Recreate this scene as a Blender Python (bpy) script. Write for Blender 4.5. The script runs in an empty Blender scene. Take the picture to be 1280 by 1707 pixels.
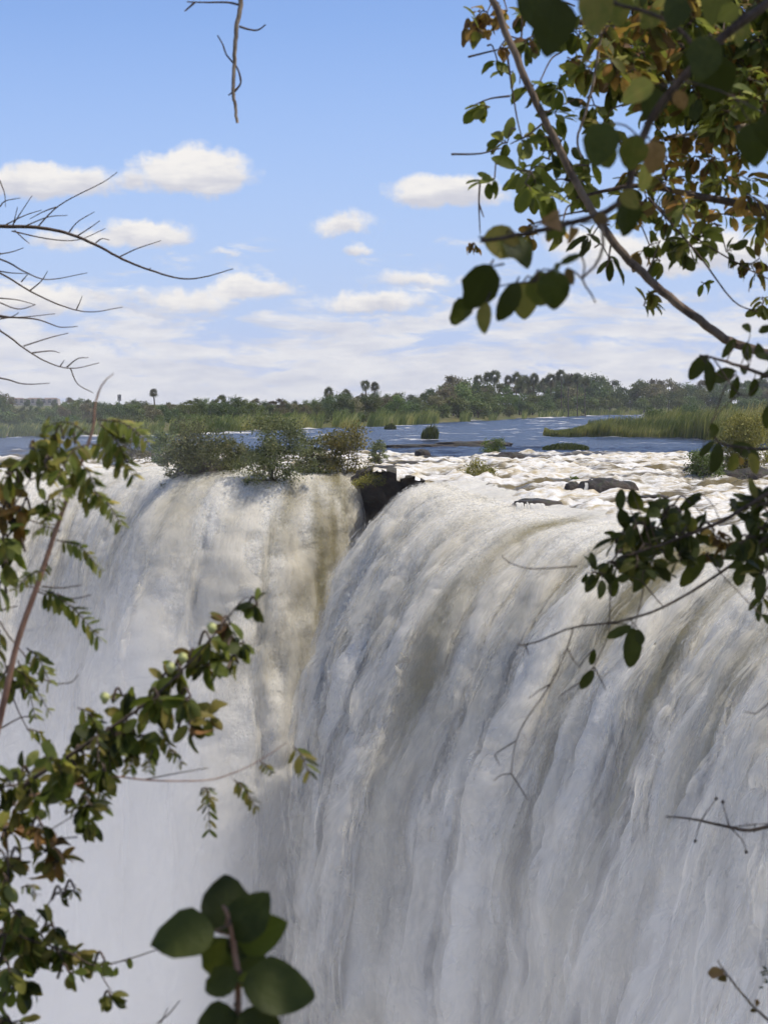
import bpy, math, random
import numpy as np
from mathutils import Vector, Matrix

random.seed(7)
RS = np.random.RandomState(11)
scene = bpy.context.scene
COL = scene.collection
R = math.radians

# ------------------------------------------------------------------ camera
F = 3700.0                      # focal length in photo pixels (1280 x 1707 frame)
CAM_Z = 5.0                     # metres above the upper river
TILT = math.atan((853.5 - 672.0) / F)
cam_d = bpy.data.cameras.new('camera')
cam = bpy.data.objects.new('camera', cam_d)
COL.objects.link(cam)
cam.location = (0, 0, CAM_Z)
cam.rotation_euler = (math.pi / 2 - TILT, 0, 0)
cam_d.sensor_fit = 'VERTICAL'
cam_d.sensor_height = 22.3
cam_d.sensor_width = 14.9
cam_d.lens = F / 1707.0 * 22.3
cam_d.clip_start = 0.1
cam_d.clip_end = 20000
cam_d.dof.use_dof = True
cam_d.dof.focus_distance = 150
cam_d.dof.aperture_fstop = 8.0
scene.camera = cam

def ray(px, py):
    x = (px - 640.0) / F; y = -(py - 853.5) / F
    c, s = math.cos(TILT), math.sin(TILT)
    return Vector((x, c + y * s, -s + y * c))

def P(px, py, d):               # point on the pixel's ray at distance d along +Y
    r = ray(px, py)
    return Vector((0, 0, CAM_Z)) + r * (d / r.y)

def G(px, py, z=0.0):           # point where the pixel's ray meets level z
    r = ray(px, py)
    return Vector((0, 0, CAM_Z)) + r * ((z - CAM_Z) / r.z)

# ------------------------------------------------------------------ sun, sky, exposure
SUN_EL, SUN_AZ = 63.0, 100.0     # azimuth from +Y towards +X
sd = Vector((math.sin(R(SUN_AZ)) * math.cos(R(SUN_EL)), math.cos(R(SUN_AZ)) * math.cos(R(SUN_EL)), math.sin(R(SUN_EL))))
sun_d = bpy.data.lights.new('sun', 'SUN')
sun_d.energy = 3.5
sun_d.angle = R(0.53)
sun_d.color = (1.0, 0.94, 0.85)
sun = bpy.data.objects.new('sun', sun_d)
COL.objects.link(sun)
sun.rotation_euler = sd.to_track_quat('Z', 'Y').to_euler()
sun.location = (60, 0, 120)

scene.view_settings.view_transform = 'Standard'
scene.view_settings.look = 'None'
scene.view_settings.exposure = 0.30
scene.view_settings.gamma = 1.0
scene.view_settings.use_curve_mapping = False
cy = scene.cycles
cy.use_denoising = True
cy.max_bounces = 10
cy.diffuse_bounces = 3
cy.glossy_bounces = 3
cy.transmission_bounces = 4
cy.volume_bounces = 2
cy.transparent_max_bounces = 14
cy.caustics_reflective = False
cy.caustics_refractive = False
cy.use_adaptive_sampling = True
cy.adaptive_threshold = 0.05
cy.sample_clamp_indirect = 6.0

class NT:
    """small helper to write node trees"""
    def __init__(s, tree):
        s.t = tree; s.t.nodes.clear()
    def n(s, typ, **kw):
        nd = s.t.nodes.new(typ)
        for k, v in kw.items(): setattr(nd, k, v)
        return nd
    def link(s, a, b): s.t.links.new(a, b)
    def put(s, sock, v):
        if v is None: return
        if isinstance(v, bpy.types.NodeSocket): s.link(v, sock)
        else:
            try: sock.default_value = v
            except Exception: sock.default_value = tuple(v) + (1.0,)
    def m(s, op, a, b=None, c=None, clamp=False):
        nd = s.n('ShaderNodeMath', operation=op, use_clamp=clamp)
        for i, v in enumerate((a, b, c)): s.put(nd.inputs[i], v)
        return nd.outputs[0]
    def v(s, op, a, b=None, out=0):
        nd = s.n('ShaderNodeVectorMath', operation=op)
        s.put(nd.inputs[0], a)
        if op == 'SCALE': s.put(nd.inputs[3], b)
        else: s.put(nd.inputs[1], b)
        return nd.outputs[out]
    def xyz(s, a, b, c):
        nd = s.n('ShaderNodeCombineXYZ')
        for i, v in enumerate((a, b, c)): s.put(nd.inputs[i], v)
        return nd.outputs[0]
    def sep(s, a):
        nd = s.n('ShaderNodeSeparateXYZ'); s.link(a, nd.inputs[0]); return nd.outputs
    def noise(s, vec, scale, detail=3.0, rough=0.5, dist=0.0, out='Fac'):
        nd = s.n('ShaderNodeTexNoise')
        if vec is not None: s.link(vec, nd.inputs['Vector'])
        nd.inputs['Scale'].default_value = scale; nd.inputs['Detail'].default_value = detail
        nd.inputs['Roughness'].default_value = rough; nd.inputs['Distortion'].default_value = dist
        return nd.outputs[out]
    def map(s, v, a, b, c=0.0, d=1.0, interp='SMOOTHSTEP'):
        nd = s.n('ShaderNodeMapRange', interpolation_type=interp)
        for i, x in enumerate((v, a, b, c, d)): s.put(nd.inputs[i], x)
        return nd.outputs[0]
    def mix(s, f, a, b, mode='MIX'):
        nd = s.n('ShaderNodeMix', data_type='RGBA', blend_type=mode)
        s.put(nd.inputs['Factor'], f); s.put(nd.inputs[6], a); s.put(nd.inputs[7], b)
        return nd.outputs[2]
    def attr(s, name, out='Fac'):
        nd = s.n('ShaderNodeAttribute', attribute_name=name); return nd.outputs[out]
    def bump(s, h, strength=0.5, dist=0.1):
        nd = s.n('ShaderNodeBump'); s.link(h, nd.inputs['Height'])
        nd.inputs['Strength'].default_value = strength; nd.inputs['Distance'].default_value = dist
        return nd.outputs[0]

def build_world():
    w = bpy.data.worlds.new('World'); scene.world = w; w.use_nodes = True
    n = NT(w.node_tree)
    sky = n.n('ShaderNodeTexSky', sky_type='NISHITA', sun_disc=False)
    sky.sun_elevation = R(SUN_EL); sky.sun_rotation = R(SUN_AZ)
    sky.altitude = 900; sky.air_density = 1.0; sky.dust_density = 0.4; sky.ozone_density = 3.0
    d = n.n('ShaderNodeTexCoord').outputs['Generated']
    x, y, z = n.sep(d)
    az = n.m('ARCTAN2', x, y)
    el = n.m('ARCSINE', z)
    wn = n.noise(d, 42, 5, 0.6, out='Color')
    wx, wy, wz = n.sep(n.v('SUBTRACT', wn, (0.5, 0.5, 0.5)))
    azw = n.m('MULTIPLY_ADD', wx, 0.030, az)
    elw = n.m('MULTIPLY_ADD', wy, 0.016, el)
    # cumulus puffs: azimuth, elevation (from their place in the sky), half sizes, weight
    puffs = [(325, 292, 125, 44, 1.0), (70, 312, 165, 36, .85), (240, 396, 95, 34, .85), (120, 415, 80, 22, .5),
             (750, 326, 120, 36, .95), (575, 376, 80, 27, .62), (596, 422, 40, 13, .45), (395, 424, 40, 12, .4),
             (430, 482, 75, 26, .8), (620, 506, 120, 22, .7), (300, 500, 150, 30, .55), (1120, 430, 220, 42, .8),
             (960, 400, 110, 26, .5), (700, 470, 110, 20, .5), (1500, 330, 180, 50, .9), (-260, 380, 170, 50, .9),
             (-500, 250, 140, 45, .9), (1900, 420, 200, 40, .8), (1750, 180, 150, 50, .9), (70, 505, 130, 32, .75)]
    dens = None; shade = None
    for px, py, rx, ry, wgt in puffs:
        a0 = (px - 640) / F; e0 = (672 - py) / F; rx *= 1.12 / F; ry *= 1.22 / F
        u = n.m('MULTIPLY', n.m('SUBTRACT', azw, a0), 1 / rx)
        t = n.m('SUBTRACT', elw, e0)
        v = n.m('MAXIMUM', n.m('MULTIPLY', t, 1 / ry), n.m('MULTIPLY', t, -1 / (ry * .8)))
        q = n.m('SUBTRACT', 1.0, n.m('SQRT', n.m('ADD', n.m('MULTIPLY', u, u), n.m('MULTIPLY', v, v))))
        q = n.m('MULTIPLY', n.m('MAXIMUM', q, 0.0), wgt)
        sh = n.m('MULTIPLY', q, n.m('MULTIPLY', t, 1 / ry))
        dens = q if dens is None else n.m('ADD', dens, q)
        shade = sh if shade is None else n.m('ADD', shade, sh)
    fine = n.noise(d, 110, 5, 0.6)
    dd = n.m('MULTIPLY_ADD', n.m('MULTIPLY', n.m('SUBTRACT', fine, 0.5), n.map(dens, 0, .14)), 0.55, dens)
    a1 = n.map(dd, 0.08, 0.44, 0, .98)
    # low stratocumulus bands all round the horizon, thinning with elevation
    pv = n.xyz(n.m('MULTIPLY', x, 24.0), n.m('MULTIPLY', y, 24.0), n.m('MULTIPLY', z, 100.0))
    band = n.noise(pv, 1.0, 6, 0.62, 0.4)
    cover = n.map(el, 0.010, 0.074, 0.33, 0.66, 'LINEAR')
    a2 = n.map(n.m('SUBTRACT', band, cover), -0.07, 0.12, 0, 0.80)
    a2 = n.m('MULTIPLY', a2, n.map(el, 0.092, 0.064, 0, 1))
    # unseen scattered cloud overhead, cover raised to whiten the light it sends down
    pg = n.v('DIVIDE', d, n.xyz(n.m('ADD', z, 0.12), n.m('ADD', z, 0.12), n.m('ADD', z, 0.12)))
    gen = n.noise(pg, 1.3, 6, 0.58)
    a3 = n.m('MULTIPLY', n.map(gen, 0.50, 0.64, 0, .9), n.map(el, 0.19, 0.30, 0, 1))
    alpha = n.m('MAXIMUM', n.m('MAXIMUM', a1, a2), a3, clamp=True)
    sv = n.m('DIVIDE', shade, n.m('ADD', dens, 0.05))
    sv = n.m('ADD', sv, n.m('MULTIPLY', n.m('SUBTRACT', n.noise(pv, 1.7, 4, 0.6), 0.5), 1.6))
    lit = n.map(sv, -0.55, 0.45, 0, 1)
    ccol = n.mix(lit, (4.55, 4.6, 5.15, 1), (6.7, 6.5, 6.3, 1))
    haze = n.map(el, -0.01, 0.17, 0.90, 0.0, 'LINEAR')
    skyc = n.mix(haze, n.mix(1.0, sky.outputs[0], (0.84, 0.86, 1.06, 1), 'MULTIPLY'), (3.05, 3.8, 6.1, 1))
    bg1 = n.n('ShaderNodeBackground'); bg1.inputs[1].default_value = 0.115
    n.link(skyc, bg1.inputs[0])
    bg2 = n.n('ShaderNodeBackground'); bg2.inputs[1].default_value = 0.112
    n.link(ccol, bg2.inputs[0])
    mx = n.n('ShaderNodeMixShader')
    n.link(alpha, mx.inputs[0]); n.link(bg1.outputs[0], mx.inputs[1]); n.link(bg2.outputs[0], mx.inputs[2])
    out = n.n('ShaderNodeOutputWorld'); n.link(mx.outputs[0], out.inputs[0])
    try:
        w.cycles.sampling_method = 'MANUAL'; w.cycles.sample_map_resolution = 512
    except Exception: pass
build_world()

# ------------------------------------------------------------------ noise (numpy)
def _tab(seed):
    r = np.random.RandomState(seed)
    p = r.permutation(256); p = np.concatenate([p, p])
    a = r.rand(256) * 2 * np.pi
    return p, np.cos(a), np.sin(a)
_T = {}
def perlin(x, y, seed=0):
    if seed not in _T: _T[seed] = _tab(seed)
    p, gx, gy = _T[seed]
    x = np.asarray(x, float); y = np.asarray(y, float)
    xi = np.floor(x).astype(int); yi = np.floor(y).astype(int)
    xf = x - xi; yf = y - yi; xi &= 255; yi &= 255
    u = xf * xf * xf * (xf * (xf * 6 - 15) + 10); v = yf * yf * yf * (yf * (yf * 6 - 15) + 10)
    def g(a, b, dx, dy):
        h = p[(p[a & 255] + b) & 255]; return gx[h] * dx + gy[h] * dy
    n00 = g(xi, yi, xf, yf); n10 = g(xi + 1, yi, xf - 1, yf)
    n01 = g(xi, yi + 1, xf, yf - 1); n11 = g(xi + 1, yi + 1, xf - 1, yf - 1)
    a = n00 + u * (n10 - n00); b = n01 + u * (n11 - n01)
    return (a + v * (b - a)) * 1.5
def fbm(x, y, o=4, seed=0, g=0.5):
    s = 0; a = 1; t = 0
    for i in range(o):
        s = s + a * perlin(x, y, seed + i); t += a; a *= g; x = x * 2.03 + 17.1; y = y * 2.03 - 9.7
    return s / t
def billow(x, y, o=3, seed=0, g=0.5):      # rounded lobes with sharp valleys, 0..1
    s = 0; a = 1; t = 0
    for i in range(o):
        s = s + a * (np.sqrt(perlin(x, y, seed + i) ** 2 + .006) - .05); t += a; a *= g; x = x * 2.03 + 5.3; y = y * 2.03 + 3.1
    return s / t
def worley(x, y, seed=0):
    r = np.random.RandomState(seed + 900)
    jx = r.rand(256, 256); jy = r.rand(256, 256)
    xi = np.floor(x).astype(int); yi = np.floor(y).astype(int)
    best = np.full(np.shape(x), 9.0)
    for a in (-1, 0, 1):
        for b in (-1, 0, 1):
            cx = xi + a; cyy = yi + b
            dx = cx + jx[cx & 255, cyy & 255] - x; dy = cyy + jy[cx & 255, cyy & 255] - y
            best = np.minimum(best, dx * dx + dy * dy)
    return np.sqrt(best)
def sst(a, b, x):
    t = np.clip((x - a) / (b - a), 0, 1); return t * t * (3 - 2 * t)

# ------------------------------------------------------------------ mesh helpers
def np_mesh(name, verts, faces, attrs=None, smooth=True):
    me = bpy.data.meshes.new(name)
    verts = np.asarray(verts, np.float32).reshape(-1, 3); faces = np.asarray(faces, np.int32)
    k = faces.shape[1]
    me.vertices.add(len(verts)); me.vertices.foreach_set('co', verts.ravel())
    me.loops.add(faces.size); me.loops.foreach_set('vertex_index', faces.ravel())
    me.polygons.add(len(faces)); me.polygons.foreach_set('loop_start', np.arange(0, faces.size, k, dtype=np.int32))
    me.update(calc_edges=True)
    if smooth: me.polygons.foreach_set('use_smooth', np.ones(len(faces), bool))
    for an, av in (attrs or {}).items():
        at = me.attributes.new(an, 'FLOAT', 'POINT'); at.data.foreach_set('value', np.asarray(av, np.float32).ravel())
    me.validate()
    return me
def grid_faces(nu, nv):         # vertex index = i*nv + j
    i, j = np.meshgrid(np.arange(nu - 1), np.arange(nv - 1), indexing='ij')
    a = (i * nv + j).ravel()
    return np.stack([a, a + nv, a + nv + 1, a + 1], 1)
def add(name, me, mat=None, parent=None):
    o = bpy.data.objects.new(name, me); COL.objects.link(o)
    if mat is not None and me is not None and not me.materials: me.materials.append(mat)
    if parent is not None: o.parent = parent
    return o
def empty(name, loc=(0, 0, 0)):
    o = bpy.data.objects.new(name, None); COL.objects.link(o); o.location = loc
    o.empty_display_size = 0.2
    return o
def tag(o, label=None, cat=None, group=None, kind=None):
    if label: o['label'] = label
    if cat: o['category'] = cat
    if group: o['group'] = group
    if kind: o['kind'] = kind
    return o

def mat(name, build, disp=None):
    m = bpy.data.materials.new(name); m.use_nodes = True
    n = NT(m.node_tree); out = n.n('ShaderNodeOutputMaterial')
    build(n, out); return m
def bsdf(n, color, rough=0.6, normal=None, spec=0.3):
    b = n.n('ShaderNodeBsdfPrincipled')
    n.put(b.inputs['Base Color'], color); n.put(b.inputs['Roughness'], rough)
    b.inputs['Specular IOR Level'].default_value = spec
    if normal is not None: n.link(normal, b.inputs['Normal'])
    return b.outputs[0]
def mixsh(n, f, a, b):
    x = n.n('ShaderNodeMixShader'); n.put(x.inputs[0], f); n.link(a, x.inputs[1]); n.link(b, x.inputs[2]); return x.outputs[0]
def opos(n): return n.n('ShaderNodeTexCoord').outputs['Object']
# ------------------------------------------------------------------ water, rock and earth materials
def m_foam(n, out):
    p = opos(n)
    foam = n.attr('foam'); dark = n.attr('thin')
    grain = n.noise(p, 5.0, 6, 0.7)
    f = n.map(n.m('ADD', foam, n.m('MULTIPLY', n.m('SUBTRACT', grain, 0.5), 0.5)), 0.1, 0.9)
    c = n.mix(f, (0.30, 0.26, 0.13, 1), (0.91, 0.875, 0.775, 1))
    c = n.mix(dark, c, (0.16, 0.17, 0.19, 1))
    h = n.m('ADD', n.noise(p, 3.2, 5, 0.75), n.m('MULTIPLY', n.noise(p, 13, 4, 0.7), 0.35))
    nb = n.bump(h, 0.6, 0.34)
    b = n.n('ShaderNodeBsdfDiffuse'); n.link(c, b.inputs[0]); n.link(nb, b.inputs['Normal'])
    tr = n.n('ShaderNodeBsdfTranslucent'); n.link(c, tr.inputs[0]); n.link(nb, tr.inputs['Normal'])
    gl = n.n('ShaderNodeBsdfGlossy'); gl.inputs['Roughness'].default_value = 0.35; n.link(nb, gl.inputs['Normal'])
    s = mixsh(n, 0.30, b.outputs[0], tr.outputs[0])
    s = mixsh(n, 0.03, s, gl.outputs[0])
    n.link(s, out.inputs[0])
M_FOAM = mat('aerated_water', m_foam)
def m_spray(n, out):
    c = n.mix(n.attr('foam'), (0.36, 0.31, 0.17, 1), (0.93, 0.895, 0.80, 1))
    c = n.mix(n.attr('thin'), c, (0.30, 0.31, 0.34, 1))
    b = n.n('ShaderNodeBsdfDiffuse'); n.link(c, b.inputs[0])
    tr = n.n('ShaderNodeBsdfTranslucent'); n.link(c, tr.inputs[0])
    tp = n.n('ShaderNodeBsdfTransparent')
    n.link(mixsh(n, 0.5, mixsh(n, 0.45, b.outputs[0], tr.outputs[0]), tp.outputs[0]), out.inputs[0])
M_SPRAY = mat('spray_water', m_spray)
def m_veil(n, out):
    lay = n.attr('lay')
    v = n.xyz(n.attr('su'), n.m('MULTIPLY', n.attr('sv'), .42), n.m('MULTIPLY', lay, 2.2))
    a = n.noise(v, .75, 5, .62, .5)
    th = n.m('MULTIPLY_ADD', lay, .20, .36)
    al = n.m('MULTIPLY', n.map(n.m('SUBTRACT', a, th), 0, .32, 0, .88), n.m('MULTIPLY', n.map(n.attr('grow'), 0, .5, .1, 1), n.map(n.attr('foam'), .15, .7, .35, 1)))
    c = n.mix(n.attr('foam'), (0.46, 0.40, 0.24, 1), (0.93, 0.885, 0.775, 1))
    b = n.n('ShaderNodeBsdfDiffuse'); n.link(c, b.inputs[0])
    tr = n.n('ShaderNodeBsdfTranslucent'); n.link(c, tr.inputs[0])
    tp = n.n('ShaderNodeBsdfTransparent')
    n.link(mixsh(n, al, tp.outputs[0], mixsh(n, 0.45, b.outputs[0], tr.outputs[0])), out.inputs[0])
M_VEIL = mat('spray_veil', m_veil)

def m_river(n, out):
    p = opos(n)
    foam = n.attr('foam'); rap = n.attr('rapid')
    st = n.v('MULTIPLY', p, (0.45, 1.0, 1.0))
    grain = n.noise(st, 1.6, 7, 0.72)
    f = n.map(n.m('ADD', foam, n.m('MULTIPLY', n.m('SUBTRACT', grain, 0.5), 1.1)), 0.30, 0.72)
    fine = n.m('ADD', n.noise(st, 1.1, 5, 0.7), n.m('MULTIPLY', n.noise(p, 5, 4, 0.7), 0.4))
    nb = n.bump(fine, 0.8, 0.30)
    wc = n.mix(rap, (0.014, 0.020, 0.034, 1), (0.16, 0.125, 0.055, 1))
    w = n.n('ShaderNodeBsdfPrincipled'); n.link(wc, w.inputs['Base Color']); w.inputs['Roughness'].default_value = 0.22
    w.inputs['Specular IOR Level'].default_value = 0.12; n.link(nb, w.inputs['Normal'])
    fc = n.mix(n.map(grain, 0.35, 0.6), (0.50, 0.41, 0.25, 1), (0.76, 0.74, 0.69, 1))
    b = n.n('ShaderNodeBsdfDiffuse'); n.link(fc, b.inputs[0]); n.link(nb, b.inputs['Normal'])
    n.link(mixsh(n, f, w.outputs[0], b.outputs[0]), out.inputs[0])
M_RIVER = mat('river_water', m_river)

def m_rock(n, out):
    p = opos(n)
    a = n.noise(p, 0.9, 6, 0.65); b = n.noise(p, 4.5, 5, 0.7)
    c = n.mix(n.map(a, 0.35, 0.68), (0.030, 0.024, 0.020, 1), (0.085, 0.062, 0.045, 1))
    nz = n.sep(n.n('ShaderNodeNewGeometry').outputs['Normal'])[2]
    moss = n.m('MULTIPLY', n.map(nz, 0.25, 0.8), n.map(b, 0.50, 0.62))
    c = n.mix(n.m('MULTIPLY', moss, 0.7), c, (0.055, 0.075, 0.020, 1))
    n.link(bsdf(n, c, n.map(a, 0.3, 0.7, 0.35, 0.85), n.bump(n.m('ADD', a, b), 0.9, 0.25), 0.4), out.inputs[0])
M_ROCK = mat('wet_basalt', m_rock)

def m_land(n, out):
    p = opos(n)
    a = n.noise(p, 0.03, 6, 0.6); b = n.noise(p, 0.6, 4, 0.6)
    c = n.mix(n.map(a, 0.35, 0.65), (0.085, 0.095, 0.030, 1), (0.17, 0.14, 0.055, 1))
    c = n.mix(n.map(b, 0.4, 0.7), c, (0.06, 0.075, 0.025, 1))
    n.link(bsdf(n, c, 0.9, n.bump(b, 0.6, 0.4), 0.1), out.inputs[0])
M_LAND = mat('bush_soil', m_land)

# ------------------------------------------------------------------ lip of the falls
def crom(pts, n):
    """dense Catmull-Rom through control points, evenly spaced by arc length"""
    p = np.asarray(pts, float); p = np.vstack([2 * p[0] - p[1], p, 2 * p[-1] - p[-2]])
    o = []
    for i in range(1, len(p) - 2):
        t = np.linspace(0, 1, 40, endpoint=False)[:, None]
        o.append(0.5 * (2 * p[i] + (p[i + 1] - p[i - 1]) * t + (2 * p[i - 1] - 5 * p[i] + 4 * p[i + 1] - p[i + 2]) * t ** 2
                        + (3 * p[i] - p[i - 1] - 3 * p[i + 1] + p[i + 2]) * t ** 3))
    o.append(p[-2][None]); o = np.vstack(o)
    s = np.concatenate([[0], np.cumsum(np.linalg.norm(np.diff(o[:, :2], axis=0), axis=1))])
    q = np.linspace(0, s[-1], n)
    return np.stack([np.interp(q, s, o[:, k]) for k in range(p.shape[1])], 1), q

def lipv(px, py, z):
    g = G(px, py, z); return (g.x, g.y, z)
LIP_NEAR = [lipv(*a) for a in [(1620, 1130, -2.55), (1450, 1015, -2.45), (1280, 940, -2.3), (1130, 905, -2.2), (1000, 885, -2.1), (880, 866, -1.9),
                               (800, 843, -1.5), (765, 831, -1.2), (742, 823, -1.0), (726, 818, -.9)]]
LIP_LEFT = [(-2.3, 163.5, -.5), (-5.2, 160.5, -.6), (-9, 159, -.7), (-13, 162, -.6), (-16.5, 169, -.6), (-19.5, 176, -.8), (-24, 178, -1.0),
            (-31, 173, -1.0), (-42, 166, -.9), (-58, 160, -.8)]
GORGE = np.array([(a[0], a[1]) for a in LIP_NEAR + LIP_LEFT] + [(-300, 120), (-300, -60), (300, -60), (300, 20)])

def in_gorge(x, y):
    inside = np.zeros(np.shape(x), bool); k = len(GORGE); j = k - 1
    for i in range(k):
        xi, yi = GORGE[i]; xj, yj = GORGE[j]
        c = ((yi > y) != (yj > y)) & (x < (xj - xi) * (y - yi) / (yj - yi + 1e-12) + xi)
        inside ^= c; j = i
    return inside
_lips = np.vstack([crom(LIP_NEAR, 160)[0], crom(LIP_LEFT, 120)[0]])
def lip_dist(x, y):
    """distance to the lip and the lip's level there"""
    sh = np.shape(x); x = np.ravel(x); y = np.ravel(y)
    best = np.full(x.shape, 1e9); zl = np.zeros(x.shape)
    for a in _lips:
        d = (x - a[0]) ** 2 + (y - a[1]) ** 2
        m = d < best; best[m] = d[m]; zl[m] = a[2]
    return np.sqrt(best).reshape(sh), zl.reshape(sh)

def make_fall(name, ctrl, nu, nv, dirs, seed, olive, thin, nspray, size=1.0, fold=.42, veils=3, tmax=3.3, up=6.0):
    L, s = crom(ctrl, nu)
    tn = np.linspace(0, 1, nu)
    D = np.stack([np.interp(tn, [q[0] for q in dirs], [q[k] for q in dirs]) for k in (1, 2)], 1)
    D /= np.linalg.norm(D, axis=1)[:, None]
    speed = np.interp(tn, [q[0] for q in dirs], [q[3] for q in dirs])
    v0 = speed * (1 + 0.16 * perlin(s / 6.0, s * 0 + .5, seed) + 0.10 * perlin(s / 2.3, s * 0 + .7, seed + 1))
    nup = int(nv * 0.10)
    w = np.concatenate([np.linspace(-up, 0, nup, endpoint=False), np.linspace(0, 1, nv - nup) ** .92 * tmax])
    S, W = np.meshgrid(s, w, indexing='ij')
    dn = np.where(W < 0, -W, 0); T = np.where(W > 0, W, 0)
    V = v0[:, None]
    k = 0.70
    hor = V * (1 - np.exp(-k * T)) / k
    slope = 0.16
    Z = L[:, 2][:, None] + slope * 7 * (1 - np.exp(-dn / 7)) - slope * V * (1 - np.exp(-k * T)) / k - 4.7 * T ** 2 / (1 + 0.08 * T)
    off = hor - dn
    X = L[:, 0][:, None] + D[:, 0][:, None] * off
    Y = L[:, 1][:, None] + D[:, 1][:, None] * off
    B = np.stack([X, Y, Z], -1)
    du = np.gradient(B, axis=0); dv = np.gradient(B, axis=1)
    N = np.cross(du, dv); N /= np.linalg.norm(N, axis=-1)[..., None] + 1e-9
    if N[nu // 2, nup, 2] < 0: N = -N
    q = np.where(W < 0, W, 6.5 * T)                   # stretched flow coordinate: features lengthen as the water speeds up
    g = np.clip(T / 1.8, 0, 1)                        # growth of the spray with fall time
    wob = 0.9 * perlin(S / 9, q / 14, seed + 2)
    Sw = S + wob * (0.3 + g)
    curt = billow(Sw / 8.5, q / 44, 2, seed + 3) * 2.2 - .55
    lobe = billow(Sw / 3.4, q / 9.5, 3, seed + 6) * 2.2
    wq = .9 * fbm(Sw / 2.2, q / 3.2, 3, seed + 12)
    def puff(sx, sq, sd): return np.sqrt(np.clip(1 - np.clip(worley(Sw / sx + wq, q / sq + wq, sd), 0, 1) ** 2, 0, 1))
    bub = .6 * puff(1.9, 3.4, seed + 9) + .4 * puff(.95, 1.5, seed + 8)
    bub2 = puff(.48, .72, seed + 10)
    fin = fbm(Sw / 0.3, q / 0.42, 2, seed + 13)
    disp = fold * curt * (0.22 + 2.5 * g) + lobe * (0.24 + 0.95 * g) + bub * (0.16 + 2.0 * g) + bub2 * (.08 + .45 * g) + fin * 0.07
    disp *= sst(-up, -up + 3, W) * 0.85 + 0.15
    disp -= 0.9 * sst(-up + 3.0, -up, W)              # dive under the rapids upstream
    Q = B + N * disp[..., None]
    foam = 0.84 + 0.40 * (lobe - .5) * (0.35 + g) + 0.30 * (bub - .75) + 0.30 * curt * g + .30 * fbm(S / 5, q / 22, 2, seed + 20)
    for s0, wd, a, drift in olive:                    # greener, less broken tongues of water
        foam -= a * np.exp(-((S - s0 - drift * T) / wd) ** 2) * sst(-3, 1, q) * (1 - 0.30 * sst(1.4, 3.0, T)) * (0.75 + .6 * perlin(S / .8, q / 5, seed + 30))
    th = np.zeros_like(S)
    for s0, wd, t0, t1, a in thin:  # dark recess between plumes and thin water over rock, put into the colour
        th += a * np.exp(-((S - s0) / wd) ** 2) * sst(t0, t0 + .35, T) * (1 - sst(t1, t1 + .5, T)) * np.clip(.55 + 1.0 * perlin(S / .35, q / 9, seed + 31), 0, 1)
    foam = np.clip(foam, 0, 1); th = np.clip(th, 0, .9)
    me = np_mesh(name, Q.reshape(-1, 3), grid_faces(nu, nv), {'foam': foam, 'thin': th})
    o = add(name, me, M_FOAM)
    tag(o, kind='structure')
    # soft veils of fine spray hanging around the plumes
    st = 2; Qs = Q[::st, ::st]; nuS, nvS = Qs.shape[:2]
    nq = np.cross(np.gradient(Qs, axis=0), np.gradient(Qs, axis=1)); nq /= np.linalg.norm(nq, axis=-1)[..., None] + 1e-9
    nq *= np.sign((nq * N[::st, ::st]).sum(-1))[..., None]
    nb = .6 * N[::st, ::st] + .4 * nq
    gS = g[::st, ::st]; VV = []; FF = []; A = {'su': [], 'sv': [], 'lay': [], 'foam': [], 'grow': []}
    for k in range(veils):
        VV.append((Qs + nb * ((.05 + .40 * gS) * (k + 1))[..., None]).reshape(-1, 3)); FF.append(grid_faces(nuS, nvS) + k * nuS * nvS)
        A['su'].append(Sw[::st, ::st].ravel()); A['sv'].append(q[::st, ::st].ravel()); A['lay'].append(np.full(nuS * nvS, k / veils)); A['foam'].append(foam[::st, ::st].ravel()); A['grow'].append(gS.ravel() * sst(-1, 2, W[::st, ::st] * 6.5).ravel())
    me = np_mesh('spray_veil', np.vstack(VV), np.vstack(FF), {a: np.concatenate(b) for a, b in A.items()})
    tag(add('spray_veil', me, M_VEIL), 'soft veils of fine spray around the falling plumes', kind='stuff')
    # loose spray thrown off the sheet: small slips of water, longer where the water is faster
    rs = np.random.RandomState(seed)
    i = rs.randint(0, nu - 1, nspray); j = (nup * .9 + rs.rand(nspray) ** 1.6 * (nv * .62 - nup * .9)).astype(int)
    p0 = Q[i, j]; tv = dv[i, j] / (np.linalg.norm(dv[i, j], axis=1)[:, None] + 1e-9); nn = N[i, j]
    tt = T[i, j]; gg = g[i, j]
    pf = 0.35 + 1.0 * np.clip(lobe[i, j], 0, 1)
    off = rs.rand(nspray) ** 1.5 * (0.14 + 0.50 * gg) * pf
    p0 = p0 + nn * off[:, None] + rs.normal(0, 1, (nspray, 3)) * (.04 + .07 * gg)[:, None]
    rv = rs.normal(0, 1, (nspray, 3))
    d1 = tv + rv * .22; d1 /= np.linalg.norm(d1, axis=1)[:, None]
    nq = np.cross(np.gradient(Q, axis=0), np.gradient(Q, axis=1)); nq /= np.linalg.norm(nq, axis=-1)[..., None] + 1e-9
    nq *= np.sign((nq * N).sum(-1))[..., None]
    ns = .5 * nn + .5 * nq[i, j] + rs.normal(0, .22, (nspray, 3))     # slips lie along the plume they come from
    d2 = np.cross(d1, ns); d2 /= np.linalg.norm(d2, axis=1)[:, None] + 1e-9
    a = (.020 + .045 * rs.rand(nspray) ** 2) * size * np.clip(p0[:, 1] / 120, .6, 1.5); ln = a * (1.3 + 1.6 * gg)
    v = np.stack([p0 - d1 * ln[:, None] - d2 * a[:, None] * .6, p0 - d1 * ln[:, None] * .2 + d2 * a[:, None], p0 + d1 * ln[:, None]], 1)
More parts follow.
